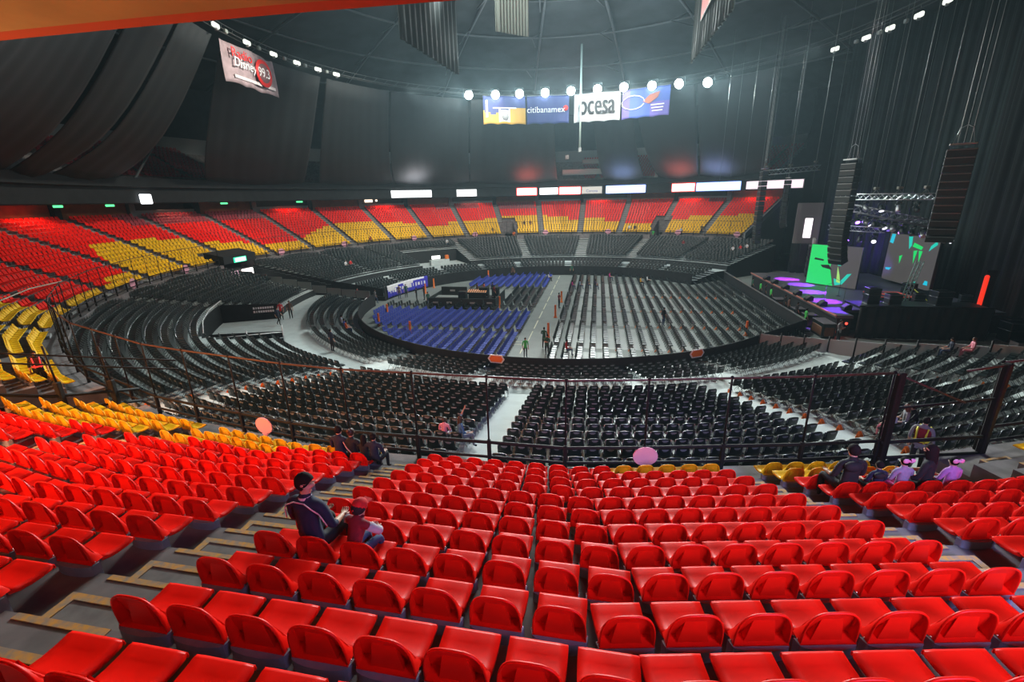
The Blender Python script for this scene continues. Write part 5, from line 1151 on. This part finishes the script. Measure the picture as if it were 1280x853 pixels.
# --- floor crowd
def stand(lab, x, y, rz, top, leg='black', pose='stand', h=1.72, z=0, hair='short', hm=HAIRD): return person(lab, pose, (x, y, z), rz, top, leg, hair, h, hm)
stand('person in dark green with folded arms standing in the floor aisle', -3.0, -15.1, 2.7, 'darkgreen', 'black', 'folded', 1.8)
o = stand('guard in a bright green top at the near end of the floor aisle', -4.6, -17.2, .3, 'green', 'black', 'stand', 1.6)
stand('person in green and black standing at the near corner of the aisle', -2.9, -16.9, -.6, 'darkgreen', 'black', 'folded')
person('person in a red shirt and jeans seated on the nearest floor chairs', 'sit', fl(1.75, -17.0, .46), RZF, 'red', 'jeans', 'short', 1.75)
stand('person in black top and blue jeans standing among the right floor rows', 8.6, -9.3, .6, 'black', 'jeans', 'stand', 1.8)
stand('person in a yellowish top standing near the blue banner', -19.6, 5.9, .5, 'brown', 'jeans', 'stand'); stand('person in dark green beside the yellowish top near the blue banner', -18.9, 6.6, .2, 'darkgreen', 'black', 'stand')
stand('person in black standing left of the mixing position, left of a pair', -17.1, 4.2, -1.2, 'black', 'black', 'folded'); stand('person in black standing left of the mixing position, right of a pair', -16.3, 4.9, -1.2, 'black', 'black', 'folded')
stand('person in a green top beside the corner of the mixing position', -15.2, 1.3, .8, 'darkgreen', 'jeans', 'stand')
stand('person in grey and jeans walking at the mouth of the left passage', -21.9, 3.4, 2.5, 'grey', 'jeans', 'walk')
stand('person in red standing beside the left passage wall', -24.5, 4.9, 1.2, 'maroon', 'black', 'stand')
stand('person in a red shirt at the left entrance sign', -27.3, -8.6, .4, 'red', 'black', 'stand', 1.72, 1.3); stand('person in brown and black beside the red shirt at the left entrance', -26.6, -8.2, .4, 'brown', 'black', 'stand', 1.72, 1.3)
stand('person in navy walking before the left entrance sign', -26.6, -10.6, 1.4, 'navy', 'black', 'walk', 1.65, 1.3)
stand('person in navy standing on the pale walkway below the left aisle', -18.8, -18.6, 2.6, 'navy', 'black', 'stand', 1.72, 1.3)
for i, (ph, top, l) in enumerate(((-64.2, 'lightblue', 'light blue'), (-60.6, 'blue', 'royal blue'), (-58.6, 'orange', 'orange'))): R, z = FR[1]; person(f'seated person in {l} on the left front terrace row', 'sit', pol(R, ph, z + .46), face_in(ph), top, 'jeans', 'short', 1.65)
for i, (w, u, top) in enumerate(((.75, 9.6, 'magenta'), (1.75, 9.9, 'lightblue'), (2.75, 10.2, 'navy'), (3.75, 9.6, 'black'), (3.75, 10.7, 'blue'))): person(f'seated person in {top} in the group at the far end of the floor aisle', 'sit', fl(w, u, .46), RZF, top, 'jeans', 'short' if i % 2 else 'long', 1.65)
person('person in crimson seated at the far edge of the right floor rows', 'sit', fl(5.75, 16.4, .46), RZF, 'magenta', 'jeans', 'short'); person('person in yellow seated in the right floor rows', 'sit', fl(9.75, 12.5, .46), RZF, 'yellow', 'navy', 'short'); person('person in white seated near the far right of the floor', 'sit', fl(10.75, 13.9, .46), RZF, 'white', 'black', 'short')
stand('guard in dark green with a green vest at the far end of the floor aisle', 4.0, 20.8, 0, 'darkgreen', 'black', 'stand'); stand('person in brown standing at the far barrier behind the blue chairs', -5.2, 20.3, 0, 'brown', 'black', 'stand')
person('person in white and black seated at the far left side of the aisle', 'sit', fl(-3.0, 15.6, .46), RZF, 'white', 'black', 'long')
stand('person in red and black standing at the bollards of the floor aisle', -.3, -1.0, 1.0, 'maroon', 'black', 'folded')
for i, (w, u, top, l) in enumerate(((-9.4, 2.2, 'orange', 'orange'), (-10.2, 2.0, 'brown', 'brown'), (-8.4, 2.4, 'black', 'black'), (-7.8, .6, 'maroon', 'maroon'))): p = fl(w, u, .5); stand(f'crew person in {l} at the mixing console', p[0], p[1], RZF + .6, top, 'black', 'stand', 1.7, .5)
# --- pit crew and guards near the stage
for i, (w, u, top, z, l) in enumerate(((22.6, 8.6, 'darkgreen', .2, 'farthest'), (22.7, 6.0, 'green', .2, 'second farthest'), (22.6, 4.2, 'black', .2, 'third farthest'), (22.7, 2.6, 'green', .2, 'middle'), (22.6, -1.6, 'black', .2, 'fourth from the near end'), (22.55, -2.8, 'brown', .2, 'third from the near end'), (22.5, -4.9, 'black', .2, 'second from the near end'), (22.3, -7.4, 'green', .2, 'nearest'))):
    p = fl(w, u, z); o = stand(f'pit guard in {top}, {l} of the crew along the stage barrier', p[0], p[1], -RZW + 1.2, top, 'black', 'stand', 1.72, z)
stand('guard in pale green and orange vest at the near stage corner', 17.6, -19.6, .4, 'grey', 'black', 'folded', 1.8, 1.3)
# --- far tier
for ph, R, z, top, l in ((-173.3, 40.7, 4.0, 'orange', 'orange vest at the far left portal'), (149.4, 40.8, 4.0, 'green', 'green vest at the far right portal'), (137.6, 41.0, 4.95, 'black', 'black on the far right stair')): x, y, _ = pol(R, ph); stand('small standing person in ' + l, x, y, face_in(ph), top, 'black', 'stand', 1.75, z)
for ph, k, top, l in ((-176.6, 4, 'black', 'black, left of a pair high in the far yellow seats'), (-178.2, 4, 'brown', 'brown, right of a pair high in the far yellow seats'), (155.8, 1, 'white', 'white in the low far yellow seats'), (154.4, 1, 'navy', 'navy in the low far yellow seats'), (142.6, 0, 'lightblue', 'light blue at the right far rail'), (-134.5, 0, 'maroon', 'maroon at the left far rail'), (-171.9 + 4.2, 1, 'black', 'black beside the far left portal')): person('small seated person in ' + l, 'sit', seat_at(ph, k), face_in(ph), top, 'black', 'short')
# ================================================================== LIGHT
def light(kind, name, loc, power, col=(1, 1, 1), aim=None, size=.3, spot=None, blend=.6, sx=None):
    l = bpy.data.lights.new(name, kind); l.energy = power; l.color = col
    if kind == 'AREA':
        l.size = size; l.spread = R_(95)
        if sx: l.shape = 'RECTANGLE'; l.size_y = sx
    else: l.shadow_soft_size = size
    if kind == 'SPOT': l.spot_size = R_(spot or 90); l.spot_blend = blend
    o = bpy.data.objects.new(name, l); COL.objects.link(o); o.location = loc
    if aim is not None: o.rotation_euler = (Vector(aim) - Vector(loc)).to_track_quat('-Z', 'Y').to_euler()
    return o
COOL = (.90, 1.0, .97)
for i, (ph, z) in enumerate(FL):                      # the far flood lamps, aimed across the bowl at the near seats
    light('SPOT', 'flood_light', pol(31.2, ph, z - .4), 44000, COOL, (-32 + 60 * i / 9, -44, 9), .35, 46, 1)
for ph in (-140, -105, -70, -35, -10, 15, 40, 70, 105): # the same lamps round the rest of the ring truss
    light('SPOT', 'flood_light', pol(32.0, ph, 27.2), 19000, (1, .97, .88), Vector(pol(-48, ph, 7)), .4, 48, .9)
light('SPOT', 'bowl_fill_light', (0, 0, 33), 17000, COOL, (0, 0, 0), 1.5, 120, .5)  # added fill to brighten the floor
for ph in (-160, -125, -90, 160): light('SPOT', 'bowl_fill_light', pol(20, ph, 31), 16000, (1, .95, .82), pol(47, ph, 7), .6, 75, .8)  # added fills to brighten the left and far tier
# warm light of the concourse behind the near left seats, violet fill added for the stage's cool tint
light('AREA', 'near_seat_light', pol(51.4, -20, 12.6), 800, (1, .40, .18), pol(45, -21, 6.5), 2.5)
light('AREA', 'near_seat_light', pol(51.4, -33, 12.6), 1350, (1, .34, .09), pol(45, -29, 6.5), 3.0)
for x in (-14, 6): light('SPOT', 'bowl_fill_light', (x, -8, 30), 15000, COOL, (x, -34, 2.5), .8, 62, .9)  # added fills to brighten the near terrace
light('AREA', 'soffit_fill', pol(50.5, -14, 10.4), 90, (1, .6, .25), pol(48.6, -11, 13), .6)  # added uplight to warm the soffit, no real fitting
for x, y, z, pw in ((-29, -14, 2, 26000), (-20, -25, 2, 12000), (22, -27, 3, 15000), (-26, 20, 2, 15000), (3, 33, 2.5, 17000), (24, 22, 2, 10000)): light('SPOT', 'bowl_fill_light', (x * .35, y * .35, 31), pw, COOL, (x, y, z), .8, 42, 1)  # added fills to brighten the lower bowl and far terraces
light('AREA', 'near_seat_light', pol(53.5, 0, 13.0), 500, (.45, .45, 1), pol(47, -1, 7.5), 3.0)  # added violet fill behind the seats, standing in for stage light
for ph in (-165, -145, -125, -105, -85, 165, 145, 132): light('AREA', 'suite_light', pol(52.5, ph, 12.2), 380, (1, .62, .4), pol(50, ph, 8), 4.0)
for ph, c in ((-178, (1, .12, .08)), (-188, (1, .12, .08)), (-201, (.35, .5, 1)), (-214, (1, .15, .12)), (-222, (.4, .5, 1)), (-150, (1, .95, 1))):
    light('AREA', 'sign_glow', pol(45.2, ph, 12.8), 270, c, pol(46.2, ph, 22), 3.5)
# stage lamps
for w, u, c, p in ((26.4, 8.6, (.55, .04, 1), 2500), (26.6, 5.0, (.30, .04, 1), 2600), (26.0, .8, (.36, .04, 1), 2600), (25.4, -3.6, (.40, .03, 1), 2600), (25.0, -7.4, (.22, .04, 1), 1800)):
    a = Vector(fl(w + 1.6, u - 1.0, 8.0)); light('SPOT', 'stage_spot', a, p * 11, c, fl(w, u, 1.8), .08, 24, .4)
light('SPOT', 'stage_wash', fl(34, 4, 2.6), 7000, (.22, .08, 1), pol(40.5, 101, 5.5), .3, 46, 1)
light('POINT', 'stage_haze_light', fl(31, .5, 6.2), 200, (.25, .12, 1), None, .4)
for x, y in ((-8, 22), (3, 24), (13, 20)): light('POINT', 'flood_spill', (x, y, 29), 2200, (.72, .9, 1), None, .6)
light('SPOT', 'drape_wash', fl(27, 8, 16), 1400, (.75, 1, .95), fl(39, 4, 12), .5, 110, .9)
light('SPOT', 'rig_light', fl(20, -12, 20), 1500, (.85, .95, 1), fl(29, -5, 9), .4, 50, .8)
w = bpy.data.worlds.new('world'); scn.world = w; w.use_nodes = True
w.node_tree.nodes['Background'].inputs[0].default_value = (.5, .6, .65, 1); w.node_tree.nodes['Background'].inputs[1].default_value = .03
vol = w.node_tree.nodes.new('ShaderNodeVolumeScatter'); vol.inputs['Density'].default_value = .00036; vol.inputs['Anisotropy'].default_value = .55; vol.inputs['Color'].default_value = (.62, .88, 1, 1)
w.node_tree.links.new(vol.outputs['Volume'], w.node_tree.nodes['World Output'].inputs['Volume'])
vs = scn.view_settings; vs.view_transform = 'Standard'; vs.look = 'None'; vs.exposure = .22; vs.gamma = 1; vs.use_curve_mapping = False
cy = scn.cycles; cy.use_denoising = True; cy.volume_bounces = 0; cy.max_bounces = 6; cy.diffuse_bounces = 3; cy.glossy_bounces = 2; cy.sample_clamp_indirect = 4; cy.caustics_reflective = False; cy.caustics_refractive = False
